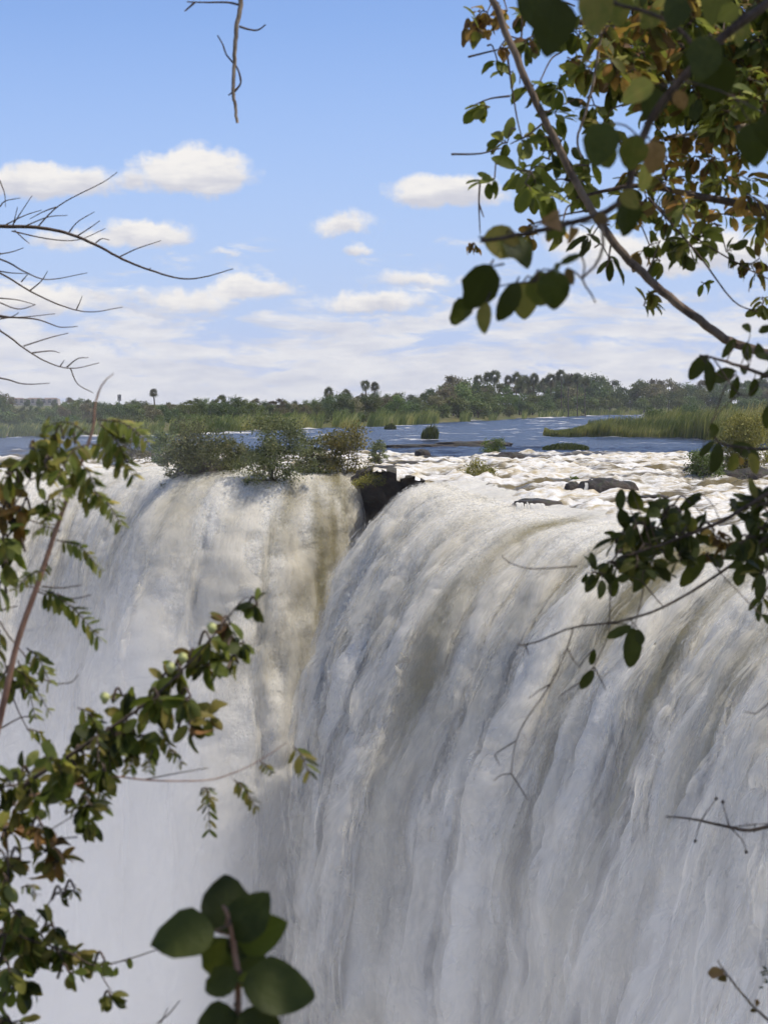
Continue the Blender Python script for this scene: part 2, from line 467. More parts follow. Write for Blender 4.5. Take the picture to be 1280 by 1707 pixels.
    fo = np.repeat(np.clip(foam[i, j] * (1 - .30 * gg) + .25 * gg + .05, 0, 1), 3)
    me = np_mesh('spray_droplets', v.reshape(-1, 3), np.arange(3 * nspray).reshape(-1, 3), {'foam': fo, 'thin': np.repeat(th[i, j], 3)}, smooth=False)
    q = add('spray_droplets', me, M_SPRAY)
    tag(q, 'loose white spray thrown off the falling water', kind='stuff')
    return o

fall_near = make_fall('waterfall', LIP_NEAR, 700, 470, [(0, -.50, -.86, 7.0), (.28, -.70, -.71, 8.6), (.5, -.80, -.60, 8.8), (.86, -.82, -.57, 8.4), (1, -.84, -.54, 5.2)], 40,
          olive=[(25, 2.6, .70, -.3), (37, 2.2, .80, 0), (47, 2.4, 1.05, 0), (57, 1.5, .55, 0), (67, 1.6, .50, 0), (15, 2.6, .60, 0)],
          thin=[(77, 2.2, 1.5, 3.2, .9), (72, .8, 1.2, 2.4, .25)], nspray=300000)
fall_left = make_fall('waterfall', LIP_LEFT, 340, 320, [(0, -.10, -.99, 4.0), (.08, -.45, -.89, 5.4), (.3, -.62, -.78, 6.4), (.6, -.6, -.8, 6.4), (1, -.5, -.86, 6)], 140,
          olive=[(2.4, 1.5, .95, .4), (5.5, .8, .5, .3), (12, 1.5, .25, 0), (30, 2, .3, 0)], thin=[], nspray=120000, size=.78, fold=.4, veils=2)
tag(fall_near, 'broad white curtain of falling water below the rocky rapids')
tag(fall_left, 'misty far curtain of falling water below the bushy ledge')

# ------------------------------------------------------------------ cliff behind the falls, gorge floor
def make_cliff():
    pts = [(a[0], a[1], a[2]) for a in LIP_NEAR] + [(1.2, 165.0, .2), (-.8, 165.5, .2)] + LIP_LEFT + [(-120, 150, 0), (-300, 120, 0)]
    L, s = crom(pts, 420)
    t = np.gradient(L[:, :2], axis=0); t /= np.linalg.norm(t, axis=1)[:, None]
    nrm = np.stack([t[:, 1], -t[:, 0]], 1)            # to the river side
    zz = np.concatenate([np.linspace(0, -30, 70), np.linspace(-32, -96, 26)])
    S, Zr = np.meshgrid(s, zz, indexing='ij')
    o = 1.6 + 0.9 * fbm(S / 5, Zr / 7, 4, 300) + .5 * np.round(fbm(S / 3, Zr / 9, 2, 310) * 4) / 4
    o = np.where(Zr > -.6, o + .6, o)
    gap = np.exp(-(((L[:, 0] - .3) / 2.4) ** 2 + ((L[:, 1] - 165) / 4.0) ** 2))[:, None]
    o = o - 1.5 * gap
    X = L[:, 0][:, None] + nrm[:, 0][:, None] * o; Y = L[:, 1][:, None] + nrm[:, 1][:, None] * o
    Z = L[:, 2][:, None] - 0.75 + Zr
    me = np_mesh('gorge_cliff', np.stack([X, Y, Z], -1).reshape(-1, 3), grid_faces(len(s), len(zz)))
    tag(add('gorge_cliff', me, M_ROCK), 'dark wet rock face behind the falling water', kind='structure')
    v = np.array([(-320, -40, -95), (260, -40, -95), (260, 240, -95), (-320, 240, -95)])
    me = np_mesh('gorge_river', v, np.array([[0, 1, 2, 3]]), {'foam': [0.8] * 4, 'rapid': [0.6] * 4})
    tag(add('gorge_river', me, M_RIVER), 'churning white river on the gorge floor', kind='structure')
make_cliff()

# ------------------------------------------------------------------ upper river
BANK = [(-1500, 742), (-600, 737), (0, 729), (280, 724), (500, 715), (640, 710.5), (760, 704), (860, 699), (1000, 692), (1300, 690), (2400, 692)]
_ba = np.array([(b[0] - 640) / F for b in BANK]); _bd = np.array([CAM_Z * F / (b[1] - 672) for b in BANK])
def bank_y(x, y):               # distance of the far bank along the azimuth of (x, y)
    return np.interp(np.asarray(x) / np.maximum(np.asarray(y), 1), _ba, _bd)

def make_river():
    az = np.linspace(-.28, .28, 740)
    rows = np.concatenate([np.linspace(70, 250, 230, endpoint=False), 250 * np.exp(np.linspace(0, math.log(1500 / 250), 110))])
    A, Yg = np.meshgrid(az, rows, indexing='ij')
    X = A * Yg
    ld, zl = lip_dist(X, Yg)
    ing = in_gorge(X, Yg)
    z0 = (zl + .45) * np.exp(-(ld / 30) ** 1.3) - .12 * np.exp(-ld / 50)
    wn = fbm(X / 18, Yg / 14, 3, 210)
    zone = sst(58, 30, Yg - 162 + wn * 52 - 4) * sst(110, 60, ld)   # broken water above the lip
    chop = fbm(X / 2.6, Yg / 2.0, 4, 220, .6)
    wav = (.5 - np.abs(perlin(X / 5.2 + .4 * wn, Yg / 3.6, 230))) * 1.0 + .6 * (.4 - np.abs(perlin(X / 2.4, Yg / 1.9, 236)))
    amp = sst(.0, 1.0, zone)
    Z = z0 + amp * (.85 * wav + .35 * chop + .10 * fbm(X / .7, Yg / .6, 2, 233)) + (1 - amp) * (.20 * chop + .12 * perlin(X / 9, Yg / 4, 240))
    streak = fbm(X / 16, Yg / 6, 4, 250, .6)
    line = sst(.06, .36, streak) * sst(180, 300, Yg) + .8 * np.exp(-((Yg - bank_y(X, Yg) * .93) / (12 + .02 * Yg)) ** 2) * sst(-.1, .25, fbm(X / 40, Yg / 10, 2, 255))
    Z += (1 - amp) * .25 * line
    fa, fb = X * .75 + Yg * .66, X * .66 - Yg * .75      # along and across the current
    trail = fbm(fb / 1.8, fa / 9, 4, 262, .6); tongue = fbm(fb / 6, fa / 26, 3, 268)
    foam = amp * (.22 + .90 * wav + .75 * trail + .75 * tongue) + (1 - amp) * (.52 * line + .16 * sst(.15, .5, chop))
    near = sst(26, 6, ld) * sst(1.2, .2, Yg / 230)
    foam += .16 * near
    Z -= 1.5 * sst(3.2, .3, ld)
    f = grid_faces(len(az), len(rows))
    bad = (ing & (ld > 1.0)).ravel() | (Yg > bank_y(X, Yg) + 60).ravel()
    f = f[~bad[f].any(1)]
    me = np_mesh('river', np.stack([X, Yg, Z], -1).reshape(-1, 3), f, {'foam': np.clip(foam, 0, 1), 'rapid': np.clip(amp, 0, 1)})
    tag(add('river', me, M_RIVER), 'wide blue river breaking into white rapids above the falls', kind='structure')
make_river()

# ------------------------------------------------------------------ far bank land and the reed island
def land_z(x, y):
    d = np.asarray(y) - bank_y(x, y)
    z = -1.2 + 2.0 * sst(-25, 30, d) + 2.2 * sst(60, 700, d)
    return z + .5 * fbm(np.asarray(x) / 60, np.asarray(y) / 60, 3, 280) * sst(0, 60, d)
def make_land():
    az = np.linspace(-.9, .9, 240); rows = 180 * np.exp(np.linspace(0, math.log(3000 / 180), 170))
    A, Yg = np.meshgrid(az, rows, indexing='ij'); X = A * Yg
    me = np_mesh('far_bank', np.stack([X, Yg, land_z(X, Yg)], -1).reshape(-1, 3), grid_faces(len(az), len(rows)))
    tag(add('far_bank', me, M_LAND), 'low bushy land along the far side of the river', kind='structure')
make_land()

# ------------------------------------------------------------------ drifting spray in the gorge, added shade-lifting spray, thin haze over everything
def box_mesh(name, a, b):
    v = [(x, y, z) for x in (a[0], b[0]) for y in (a[1], b[1]) for z in (a[2], b[2])]
    return np_mesh(name, v, np.array([(0, 1, 3, 2), (4, 6, 7, 5), (0, 4, 5, 1), (2, 3, 7, 6), (0, 2, 6, 4), (1, 5, 7, 3)]), smooth=False)
def m_mist(n, out):
    p = opos(n); x, y, z = n.sep(p)
    big = n.noise(n.v('MULTIPLY', p, (1, 1, .55)), 0.055, 4, 0.55)
    zz = n.m('ADD', z, n.m('MULTIPLY', n.m('SUBTRACT', big, .5), 26))
    xx = n.m('ADD', x, n.m('MULTIPLY', n.m('SUBTRACT', n.noise(p, 0.07, 3, .55), .5), 10))
    dz = n.map(zz, -4.0, -40.0, 0, 1, 'LINEAR')
    lim = n.m('ADD', -7.0, n.m('MULTIPLY', n.m('SUBTRACT', y, 140), -.045))
    dx = n.map(n.m('SUBTRACT', xx, lim), 1.0, -9.0, 0, 1)
    plume = n.m('MULTIPLY', n.m('MULTIPLY', n.map(x, -8, -26, 0, 1), n.map(z, 11, -2, 0, 1)), n.map(big, .38, .62, .02, .09))
    ed = n.m('MULTIPLY', n.map(y, 88, 108, 0, 1), n.map(y, 172, 150, 0, 1))
    top = n.map(z, 10, 2, 0, 1)
    den = n.m('MULTIPLY', n.m('MULTIPLY', n.m('MULTIPLY', dz, dx), n.m('MULTIPLY', ed, top)), n.map(n.noise(n.v('MULTIPLY', p, (1, 1, .4)), 0.10, 5, .62, .6), .36, .66, .18, 1.5))
    den = n.m('MAXIMUM', den, n.m('MULTIPLY', plume, ed))
    v = n.n('ShaderNodeVolumePrincipled')
    v.inputs['Color'].default_value = (.97, .97, .97, 1); v.inputs['Anisotropy'].default_value = 0.1
    n.link(n.m('MULTIPLY', den, 0.062), v.inputs['Density'])
    n.link(v.outputs[0], out.inputs['Volume'])
tag(add('spray_mist', box_mesh('spray_mist', (-75, 88, -72), (2, 172, 12)), mat('mist', m_mist)), 'pale drifting spray filling the gorge before the far curtain', kind='stuff')
def m_shade_lift(n, out):  # thin spray volume added to lighten and soften the near curtain's dark folds
    p = opos(n); x, y, z = n.sep(p)
    nz = n.noise(n.v('MULTIPLY', p, (1, .6, .55)), .22, 5, .62, .5)
    den = n.m('MULTIPLY', n.map(n.m('ADD', z, n.m('MULTIPLY', n.m('SUBTRACT', nz, .5), 7)), 2.0, -9.0, 0, 1), n.map(nz, .36, .66, .35, 1.4))
    ed = n.m('MULTIPLY', n.m('MULTIPLY', n.map(y, 36, 42, 0, 1), n.map(y, 60, 54, 0, 1)), n.m('MULTIPLY', n.map(x, -24, -14, 0, 1), n.map(x, 24, 14, 0, 1)))
    v = n.n('ShaderNodeVolumePrincipled'); v.inputs['Color'].default_value = (.97, .97, .96, 1)
    n.link(n.m('MULTIPLY', n.m('MULTIPLY', den, ed), 0.020), v.inputs['Density'])
    n.link(v.outputs[0], out.inputs['Volume'])
tag(add('spray_mist', box_mesh('shade_lifting_spray', (-24, 36, -50), (24, 60, 3)), mat('shade_lifting_spray', m_shade_lift)), 'thin spray added before the near curtain to lift its shaded folds', kind='stuff')
def m_haze(n, out):
    v = n.n('ShaderNodeVolumePrincipled'); v.inputs['Color'].default_value = (.93, .95, .98, 1)
    v.inputs['Density'].default_value = 0.00009
    n.link(v.outputs[0], out.inputs['Volume'])
tag(add('haze', box_mesh('haze', (-2900, -60, -98), (2900, 3060, 32)), mat('haze', m_haze)), 'thin bright haze over river and bush', kind='stuff')
# ------------------------------------------------------------------ geometry collectors
class MB:
    """collects quads / tris into one mesh"""
    def __init__(s): s.v = []; s.f = []; s.k = 0
    def quadgrid(s, V, nu, nv, wrap=False):
        V = np.asarray(V, float).reshape(-1, 3)
        f = grid_faces(nu, nv) + s.k
        s.v.append(V); s.f.append(f); s.k += len(V)
    def tube(s, pts, radii, sides=7):
        p = np.asarray([tuple(a) for a in pts], float); n = len(p)
        r = np.interp(np.linspace(0, 1, n), np.linspace(0, 1, len(radii)), radii)
        t = np.gradient(p, axis=0); t /= np.linalg.norm(t, axis=1)[:, None] + 1e-9
        ref = np.array([0.31, 0.2, 0.93]) if abs(t[0][2]) < .9 else np.array([1.0, .1, 0])
        V = []
        for i in range(n):
            a = np.cross(t[i], ref); a /= np.linalg.norm(a) + 1e-9; b = np.cross(t[i], a)
            ang = np.linspace(0, 2 * np.pi, sides + 1)
            V.append(p[i] + r[i] * (np.cos(ang)[:, None] * a + np.sin(ang)[:, None] * b))
        k0 = s.k
        s.quadgrid(np.array(V), n, sides + 1)
        # end caps as fans of quads (degenerate-free: centre used once per pair)
        for e in (0, n - 1):
            base = k0 + e * (sides + 1)
            s.v.append(p[e][None]); c = s.k; s.k += 1
            for q in range(0, sides - 1, 2): s.f.append(np.array([[base + q, base + q + 1, base + q + 2, c]]))
            if sides % 2: s.f.append(np.array([[base + sides - 1, base + sides, c, c]])[:, :4])
    def box(s, a, b):
        v = np.array([(x, y, z) for x in (a[0], b[0]) for y in (a[1], b[1]) for z in (a[2], b[2])], float)
        s.v.append(v); s.f.append(np.array([(0, 1, 3, 2), (4, 6, 7, 5), (0, 4, 5, 1), (2, 3, 7, 6), (0, 2, 6, 4), (1, 5, 7, 3)]) + s.k); s.k += 8
    def mesh(s, name, smooth=True):
        f = np.vstack(s.f); me = bpy.data.meshes.new(name)
        fl = [tuple(dict.fromkeys(q)) for q in f.tolist()]
        me.from_pydata(np.vstack(s.v).tolist(), [], [q for q in fl if len(q) > 2]); me.update()
        if smooth: me.polygons.foreach_set('use_smooth', np.ones(len(me.polygons), bool))
        return me

def curve(pts, n=24):
    """smooth polyline through 3-D points"""
    p = np.asarray([tuple(a) for a in pts], float)
    if len(p) == 2: return np.linspace(p[0], p[1], max(3, n // 3))
    q = np.vstack([2 * p[0] - p[1], p, 2 * p[-1] - p[-2]]); o = []
    m = max(2, n // (len(p) - 1))
    for i in range(1, len(q) - 2):
        t = np.linspace(0, 1, m, endpoint=False)[:, None]
        o.append(0.5 * (2 * q[i] + (q[i + 1] - q[i - 1]) * t + (2 * q[i - 1] - 5 * q[i] + 4 * q[i + 1] - q[i + 2]) * t ** 2
                        + (3 * q[i] - q[i - 1] - 3 * q[i + 1] + q[i + 2]) * t ** 3))
    o.append(p[-1][None]); return np.vstack(o)

# ------------------------------------------------------------------ plant materials
def foliage(name, dark, light, tip, trans=0.35, rnd=0.25):
    def b(n, out):
        v = n.attr('var')
        r = n.n('ShaderNodeObjectInfo').outputs['Random']
        c = n.mix(n.map(v, 0, .7, 0, 1, 'LINEAR'), dark + (1,), light + (1,))
        c = n.mix(n.map(v, .82, 1.0), c, tip + (1,))
        hsv = n.n('ShaderNodeHueSaturation'); n.link(c, hsv.inputs['Color'])
        n.link(n.m('MULTIPLY_ADD', r, rnd * 2, 1 - rnd), hsv.inputs['Value'])
        n.link(n.m('MULTIPLY_ADD', r, .05, .475), hsv.inputs['Hue'])
        d = bsdf(n, hsv.outputs[0], 0.6, None, 0.25)
        t = n.n('ShaderNodeBsdfTranslucent'); n.link(hsv.outputs[0], t.inputs[0])
        n.link(mixsh(n, trans, d, t.outputs[0]), out.inputs[0])
    return mat(name, b)
M_DARKTREE = foliage('dark_evergreen_leaves', (.045, .066, .020), (.10, .135, .036), (.16, .19, .055))
M_MIDTREE = foliage('mid_green_leaves', (.070, .098, .024), (.15, .185, .046), (.24, .24, .07))
M_DRYTREE = foliage('dry_bush_leaves', (.11, .10, .05), (.20, .175, .085), (.28, .22, .11))
M_BUSH = foliage('ledge_bush_leaves', (.085, .105, .040), (.21, .23, .088), (.42, .37, .15))
M_YBUSH = foliage('yellowing_bush_leaves', (.11, .11, .026), (.28, .24, .056), (.46, .35, .08))
M_PALM = foliage('palm_leaves', (.055, .065, .030), (.13, .135, .060), (.24, .21, .12))
M_REED = foliage('reed_leaves', (.13, .155, .032), (.32, .31, .08), (.52, .42, .15), .5)
M_GRASS = foliage('wet_grass', (.075, .11, .018), (.16, .20, .035), (.25, .24, .06))
def m_bark(c1, c2, sc):
    def b(n, out):
        p = opos(n); q = n.noise(n.v('MULTIPLY', p, (1, 1, .35)), sc, 6, 0.7)
        n.link(bsdf(n, n.mix(n.map(q, .32, .68), c1 + (1,), c2 + (1,)), .85, n.bump(q, .6, .5 / sc), .15), out.inputs[0])
    return b
M_BARK = mat('tree_bark', m_bark((.07, .055, .04), (.17, .14, .105), 3.0))

# ------------------------------------------------------------------ leaf clouds
def leaf_quads(centres, size, rs, up=0.35, asp=0.6):
    n = len(centres)
    a = rs.normal(0, 1, (n, 3)); a[:, 2] -= .3; a /= np.linalg.norm(a, axis=1)[:, None]
    b = rs.normal(0, 1, (n, 3)); b[:, 2] += up * 3; b = np.cross(a, b); b /= np.linalg.norm(b, axis=1)[:, None] + 1e-9
    s = size * (.6 + .8 * rs.rand(n))[:, None]
    return np.stack([centres - a * s * .5, centres + b * s * asp * .5, centres + a * s * .5, centres - b * s * asp * .5], 1)
def clump_points(n, blobs, rs, shell=.45):
    """points in the shells of several lumps: blobs = (centre, radii)"""
    vol = np.array([r[0] * r[1] * r[2] for c, r in blobs]) ** .66; pick = rs.choice(len(blobs), n, p=vol / vol.sum())
    c = np.array([b[0] for b in blobs], float)[pick]; r = np.array([b[1] for b in blobs], float)[pick]
    d = rs.normal(0, 1, (n, 3)); d /= np.linalg.norm(d, axis=1)[:, None]
    d *= (rs.rand(n) ** shell)[:, None] * (1 + .22 * rs.normal(0, 1, n))[:, None]
    return c + d * r, pick
def leaf_mesh(name, pts, pick, size, rs, asp=.6):
    q = leaf_quads(pts, size, rs, asp=asp)
    tone = rs.rand(pick.max() + 1)
    var = np.clip(.55 * tone[pick] + .6 * rs.rand(len(pts)) - .1, 0, 1)
    return np_mesh(name, q.reshape(-1, 3), np.arange(4 * len(pts)).reshape(-1, 4), {'var': np.repeat(var, 4)}, smooth=False)

def crown_blobs(rs, nb, w, h0, h1, flat=.8, size=(.16, .30)):
    out = []
    for i in range(nb):
        a = rs.rand() * 2 * np.pi; t = rs.rand()
        z = h0 + (h1 - h0) * t
        rad = w * (1 - .75 * abs(t - .38) ** 1.3) * math.sqrt(rs.rand()) * .8
        r = rs.uniform(*size)
        out.append(((rad * math.cos(a), rad * math.sin(a), z), (r, r, r * flat)))
    return out
def trunk_mesh(rs, top, r0, limbs, blobs):
    m = MB()
    m.tube(curve([(0, 0, -.04), (rs.normal(0, .015), rs.normal(0, .015), top * .5), (rs.normal(0, .03), rs.normal(0, .03), top)], 8), [r0 * 1.3, r0, r0 * .6], 7)
    for i in range(limbs):
        c = blobs[i % len(blobs)][0]; z0 = top * rs.uniform(.5, .95)
        m.tube(curve([(0, 0, z0), (c[0] * .5, c[1] * .5, (z0 + c[2]) * .5 + .02), c], 6), [r0 * .5, r0 * .2], 5)
    return m.mesh('trunk')

PROTO = {}
def make_protos():
    rs = np.random.RandomState(5)
    for k in range(4):          # dense rounded evergreens
        b = crown_blobs(rs, 22, .42, .22, .86, .85, (.12, .20))
        p, pk = clump_points(2600, b, rs, .4); PROTO['dense', k] = (leaf_mesh('crown', p, pk, .052, rs), trunk_mesh(rs, .45, .022, 6, b))
    for k in range(3):          # open spreading trees
        b = crown_blobs(rs, 16, .52, .38, .90, .6, (.10, .17))
        p, pk = clump_points(1900, b, rs, .45); PROTO['open', k] = (leaf_mesh('crown', p, pk, .05, rs), trunk_mesh(rs, .55, .020, 9, b))
    for k in range(3):          # low shrubs
        b = crown_blobs(rs, 16, .62, .12, .72, .8, (.18, .28))
        p, pk = clump_points(1500, b, rs, .4); PROTO['shrub', k] = (leaf_mesh('crown', p, pk, .085, rs), trunk_mesh(rs, .3, .018, 8, b))
make_protos()

def place_tree(name, kind, k, x, y, h, w, m, label, cat, group, rs, z=None):
    zz = float(land_z(x, y)) if z is None else z
    root = empty(name, (x, y, zz)); root.rotation_euler.z = rs.rand() * 6.28
    root.scale = (w, w, h)
    cr, tr = PROTO[kind, k]
    t = add('trunk', tr, M_BARK, root)
    c = bpy.data.objects.new('crown', cr); COL.objects.link(c); c.parent = root
    if not cr.materials: cr.materials.append(m)
    c.material_slots[0].link = 'OBJECT'; c.material_slots[0].material = m
    tag(root, label, cat, group)
    return root

SKY = [(-150, 656), (6, 657), (16, 677), (98, 677), (112, 665), (125, 664), (160, 669), (230, 671), (280, 673), (330, 666), (380, 663), (440, 669), (500, 668), (535, 663), (560, 656), (600, 658),
       (650, 656), (690, 661), (730, 647), (760, 630), (790, 640), (850, 644), (900, 640), (985, 626), (1010, 632), (1040, 646), (1060, 637), (1100, 633), (1150, 640), (1200, 640), (1280, 632), (1450, 630)]
def skyline(px): return np.interp(px, [a[0] for a in SKY], [a[1] for a in SKY])
def top_h(px, py, d):           # height above the river of the ray through a pixel at distance d
    return P(px, py, d).z
def far_trees():
    rs = np.random.RandomState(21)
    dark = ('dark_tree', M_DARKTREE, 'dense dark green broadleaf tree on the far river bank', 'dark trees on the far bank')
    mid = ('green_tree', M_MIDTREE, 'mid green spreading tree on the far river bank', 'green trees on the far bank')
    dry = ('dry_tree', M_DRYTREE, 'brownish dry tree half bare on the far river bank', 'dry trees on the far bank')
    shr = ('riverside_shrub', M_MIDTREE, 'low rounded green shrub behind the bank reeds', 'shrubs behind the bank reeds')
    near = [(-999, 'below the pale lodge'), (110, 'between the lodge and the dark mast'), (185, 'by the foot of the dark mast'), (230, 'around the lone palm'), (300, 'beyond the drooping ledge bush'),
            (400, 'beyond the dense round ledge bush'), (520, 'beside the pale palm standing apart'), (598, 'under the twin palms'), (655, 'between the twin palms and the palm grove'), (745, 'at the left foot of the palm grove'),
            (830, 'below the middle of the palm grove'), (910, 'below the last palms of the grove'), (995, 'beyond the open water past the palm grove'), (1080, 'behind the small island bush'), (1150, 'behind the rounded island bush'), (1240, 'beyond the wide end of the reed island')]
    def one(px, d, top, kind, spec, wr, row=''):
        place = [t for a, t in near if px >= a][-1]
        spec = (spec[0], spec[1], ('%s %s%s' % ({'dark_tree': 'dense dark tree', 'green_tree': 'mid green tree', 'dry_tree': 'brownish dry tree', 'riverside_shrub': 'low green shrub behind reeds'}[spec[0]], row, place)), spec[3])
        x = (px - 640) / F * d; z = float(land_z(x, d)); h = max(top_h(px, top, d) - z, 2.2)
        nk = 4 if kind == 'dense' else 3
        place_tree(spec[0], kind, rs.randint(nk), x, d, h * 1.17, h * wr, spec[1], spec[2], 'shrub' if kind == 'shrub' else 'tree', spec[3], rs)
    px = -110.0
    while px < 1400:            # back row, makes the skyline
        b = np.interp((px - 640) / F, _ba, _bd); d = b + rs.uniform(110, 230)
        q = rs.rand(); right = px > 700
        sp = dark if q < (.75 if right else .4) else (mid if q < .8 else dry)
        one(px, d, skyline(px) + rs.uniform(-1.5, 5), 'dense' if (q < .6) else 'open', sp, rs.uniform(.95, 1.35), 'on the skyline ')
        px += rs.uniform(12, 19)
    px = -100.0
    while px < 1400:            # middle row
        b = np.interp((px - 640) / F, _ba, _bd); d = b + rs.uniform(45, 85)
        q = rs.rand(); lift = 15 if px > 700 else 8
        sp = dark if q < .5 else (mid if q < .85 else dry)
        one(px, d, skyline(px) + rs.uniform(.6, 1.5) * lift, 'dense', sp, rs.uniform(1.2, 1.7), 'in front row ')
        px += rs.uniform(16, 25)
    px = -90.0
    while px < 1400:            # shrubs behind the reeds
        b = np.interp((px - 640) / F, _ba, _bd); d = b + rs.uniform(20, 36)
        one(px, d, min(skyline(px) + rs.uniform(24, 34), 690 if px > 500 else 700), 'shrub', shr, rs.uniform(1.1, 1.7))
        px += rs.uniform(22, 34)
far_trees()
for _px, _top in ((20, 662), (46, 666), (68, 665), (92, 668)):
    _x = (_px - 640) / F * 900; _z = float(land_z(_x, 900)); place_tree('dark_tree', 'dense', 1, _x, 900, (top_h(_px, _top, 900) - _z) * 1.15, 4.2, M_DARKTREE, 'narrow dark tree standing in front of the pale lodge walls', 'tree', 'trees before the lodge', RS)

# ------------------------------------------------------------------ fan palms
def palm_protos():
    rs = np.random.RandomState(31); out = []
    for k in range(3):
        q = []; var = []
        for i in range(24):
            el = rs.uniform(-1.0, 1.45); a = rs.rand() * 6.283; r = rs.uniform(.9, 1.25)
            d = np.array([math.cos(a) * math.cos(el), math.sin(a) * math.cos(el), math.sin(el)])
            c = d * r * .30; s = np.cross(d, rs.normal(0, 1, 3)); s /= np.linalg.norm(s) + 1e-9; u = np.cross(s, d)
            for j in range(9):
                th = (j - 4) * .34; tip = c + (d * math.cos(th) + s * math.sin(th)) * rs.uniform(.95, 1.3) + np.array([0, 0, -.18])
                w = np.cross(tip - c, u); w /= np.linalg.norm(w) + 1e-9
                mid = (c * .45 + tip * .55)
                q.append([c, mid + w * .075, tip, mid - w * .075]); var.append(np.clip(.25 + .4 * (el + .9) / 2.2 + .35 * rs.rand() - .1, 0, 1) if el > -.5 else .95)
        q = np.array(q)
        cr = np_mesh('frond_crown', q.reshape(-1, 3), np.arange(len(q) * 4).reshape(-1, 4), {'var': np.repeat(var, 4)}, smooth=False)
        m = MB(); m.tube(curve([(0, 0, -.5), (.25 * rs.normal(), .2, 5), (0, 0, 10)], 12), [.24, .17, .2, .15], 8)
        out.append((cr, m.mesh('trunk')))
    return out
PALMS = palm_protos()
def palms():
    rs = np.random.RandomState(33)
    lst = [(257, 655, 9, 620, 'single fan palm standing alone above the low left bank trees', None),
           (549, 654, 11, 640, 'pale fan palm standing apart beside a darker palm', None),
           (577, 656, 9, 640, 'darker fan palm between the pale palm and the twin palms', None),
           (609, 642, 10, 640, None, 'twin'), (625, 645, 10, 650, None, 'twin')]
    for px, py in [(797, 634), (812, 630), (824, 627), (847, 635), (861, 630), (874, 636), (889, 631), (906, 640), (918, 633), (935, 626), (947, 636), (962, 632), (975, 638), (868, 645), (883, 646)]:
        lst.append((px, py, rs.uniform(11, 13), rs.uniform(800, 880), None, 'grove'))
    for px, py, rp, d, lab, g in lst:
        x = (px - 640) / F * d; z0 = float(land_z(x, d)); h = P(px, py, d).z - z0
        root = empty('fan_palm', (x, d, z0)); root.rotation_euler.z = rs.rand() * 6.28
        cr, tr = PALMS[rs.randint(3)]
        t = add('trunk', tr, M_BARK, root); t.scale = (1, 1, h / 10)
        c = add('frond_crown', cr, M_PALM, root); c.location = (0, 0, h); s = rp / F * d / 1.45; c.scale = (s, s, s * 1.15)
        if lab: tag(root, lab, 'palm', 'fan palms over the far bank')
        elif g == 'twin': tag(root, 'one of two tall fan palms growing close together', 'palm', 'twin fan palms on the far bank')
        else: tag(root, ('tall fan palm in the grove, crown clear above the dark trees' if py < 634 else 'shorter fan palm in the grove, crown sunk among the dark trees'), 'palm', 'grove of fan palms on the far bank')
palms()

# ------------------------------------------------------------------ reeds, island
def blades(name, pos, hgt, rs, mat_, label, wid=.12, lean=.35, parent=None):
    n = len(pos); pos = np.asarray(pos, float)
    a = rs.rand(n) * 6.283; w = np.stack([np.cos(a), np.sin(a), np.zeros(n)], 1) * (wid * (.6 + .8 * rs.rand(n)))[:, None]
    h = np.asarray(hgt) * (.65 + .5 * rs.rand(n))
    l = np.stack([lean * h * (.3 + .9 * rs.rand(n)), .2 * h * rs.normal(0, 1, n), h], 1)
    m = pos + l * [[.35, .35, .6]]
    q = np.stack([pos - w * .5, pos + w * .5, m + w * .5, m - w * .5], 1); q2 = np.stack([m - w * .5, m + w * .5, pos + l + w * .08, pos + l - w * .08], 1)
    v = np.concatenate([q.reshape(-1, 3), q2.reshape(-1, 3)]); patch = fbm(pos[:, 0] / 9, pos[:, 1] / 14, 2, 500)
    h = h; var = np.clip(.50 + 1.1 * patch + .22 * rs.normal(0, 1, n), 0, 1); var = np.concatenate([np.repeat(var, 4)] * 2)
    me = np_mesh(name, v, np.arange(8 * n).reshape(-1, 4), {'var': var}, smooth=False)
    return add(name, me, mat_, parent)
def reeds():
    rs = np.random.RandomState(41)
    n = 38000; px = rs.uniform(-140, 1420, n); b = np.interp((px - 640) / F, _ba, _bd)
    d = b + rs.rand(n) ** 1.4 * 24 - 3 + 5 * perlin(px / 18, px * 0, 44); x = (px - 640) / F * d
    keep = (perlin(px / 22, d * 0 + 3.3, 45) > -.28) & ((px < 880) | (rs.rand(n) < .35))
    x, d, px = x[keep], d[keep], px[keep]
    h = np.clip(2.4 + 2.6 * fbm(px / 16, d / 8, 3, 46), .6, 4.4) * (.6 + .4 * sst(150, 560, px))
    tag(blades('reed_bed', np.stack([x, d, np.maximum(land_z(x, d), -.1) - .1], 1), h, rs, M_REED, ''), 'tall yellow green reeds lining the far bank', kind='stuff')
reeds()
ISL_F = [(880, 726), (915, 727.5), (1000, 729), (1100, 731), (1160, 732.5), (1290, 738), (1700, 752)]
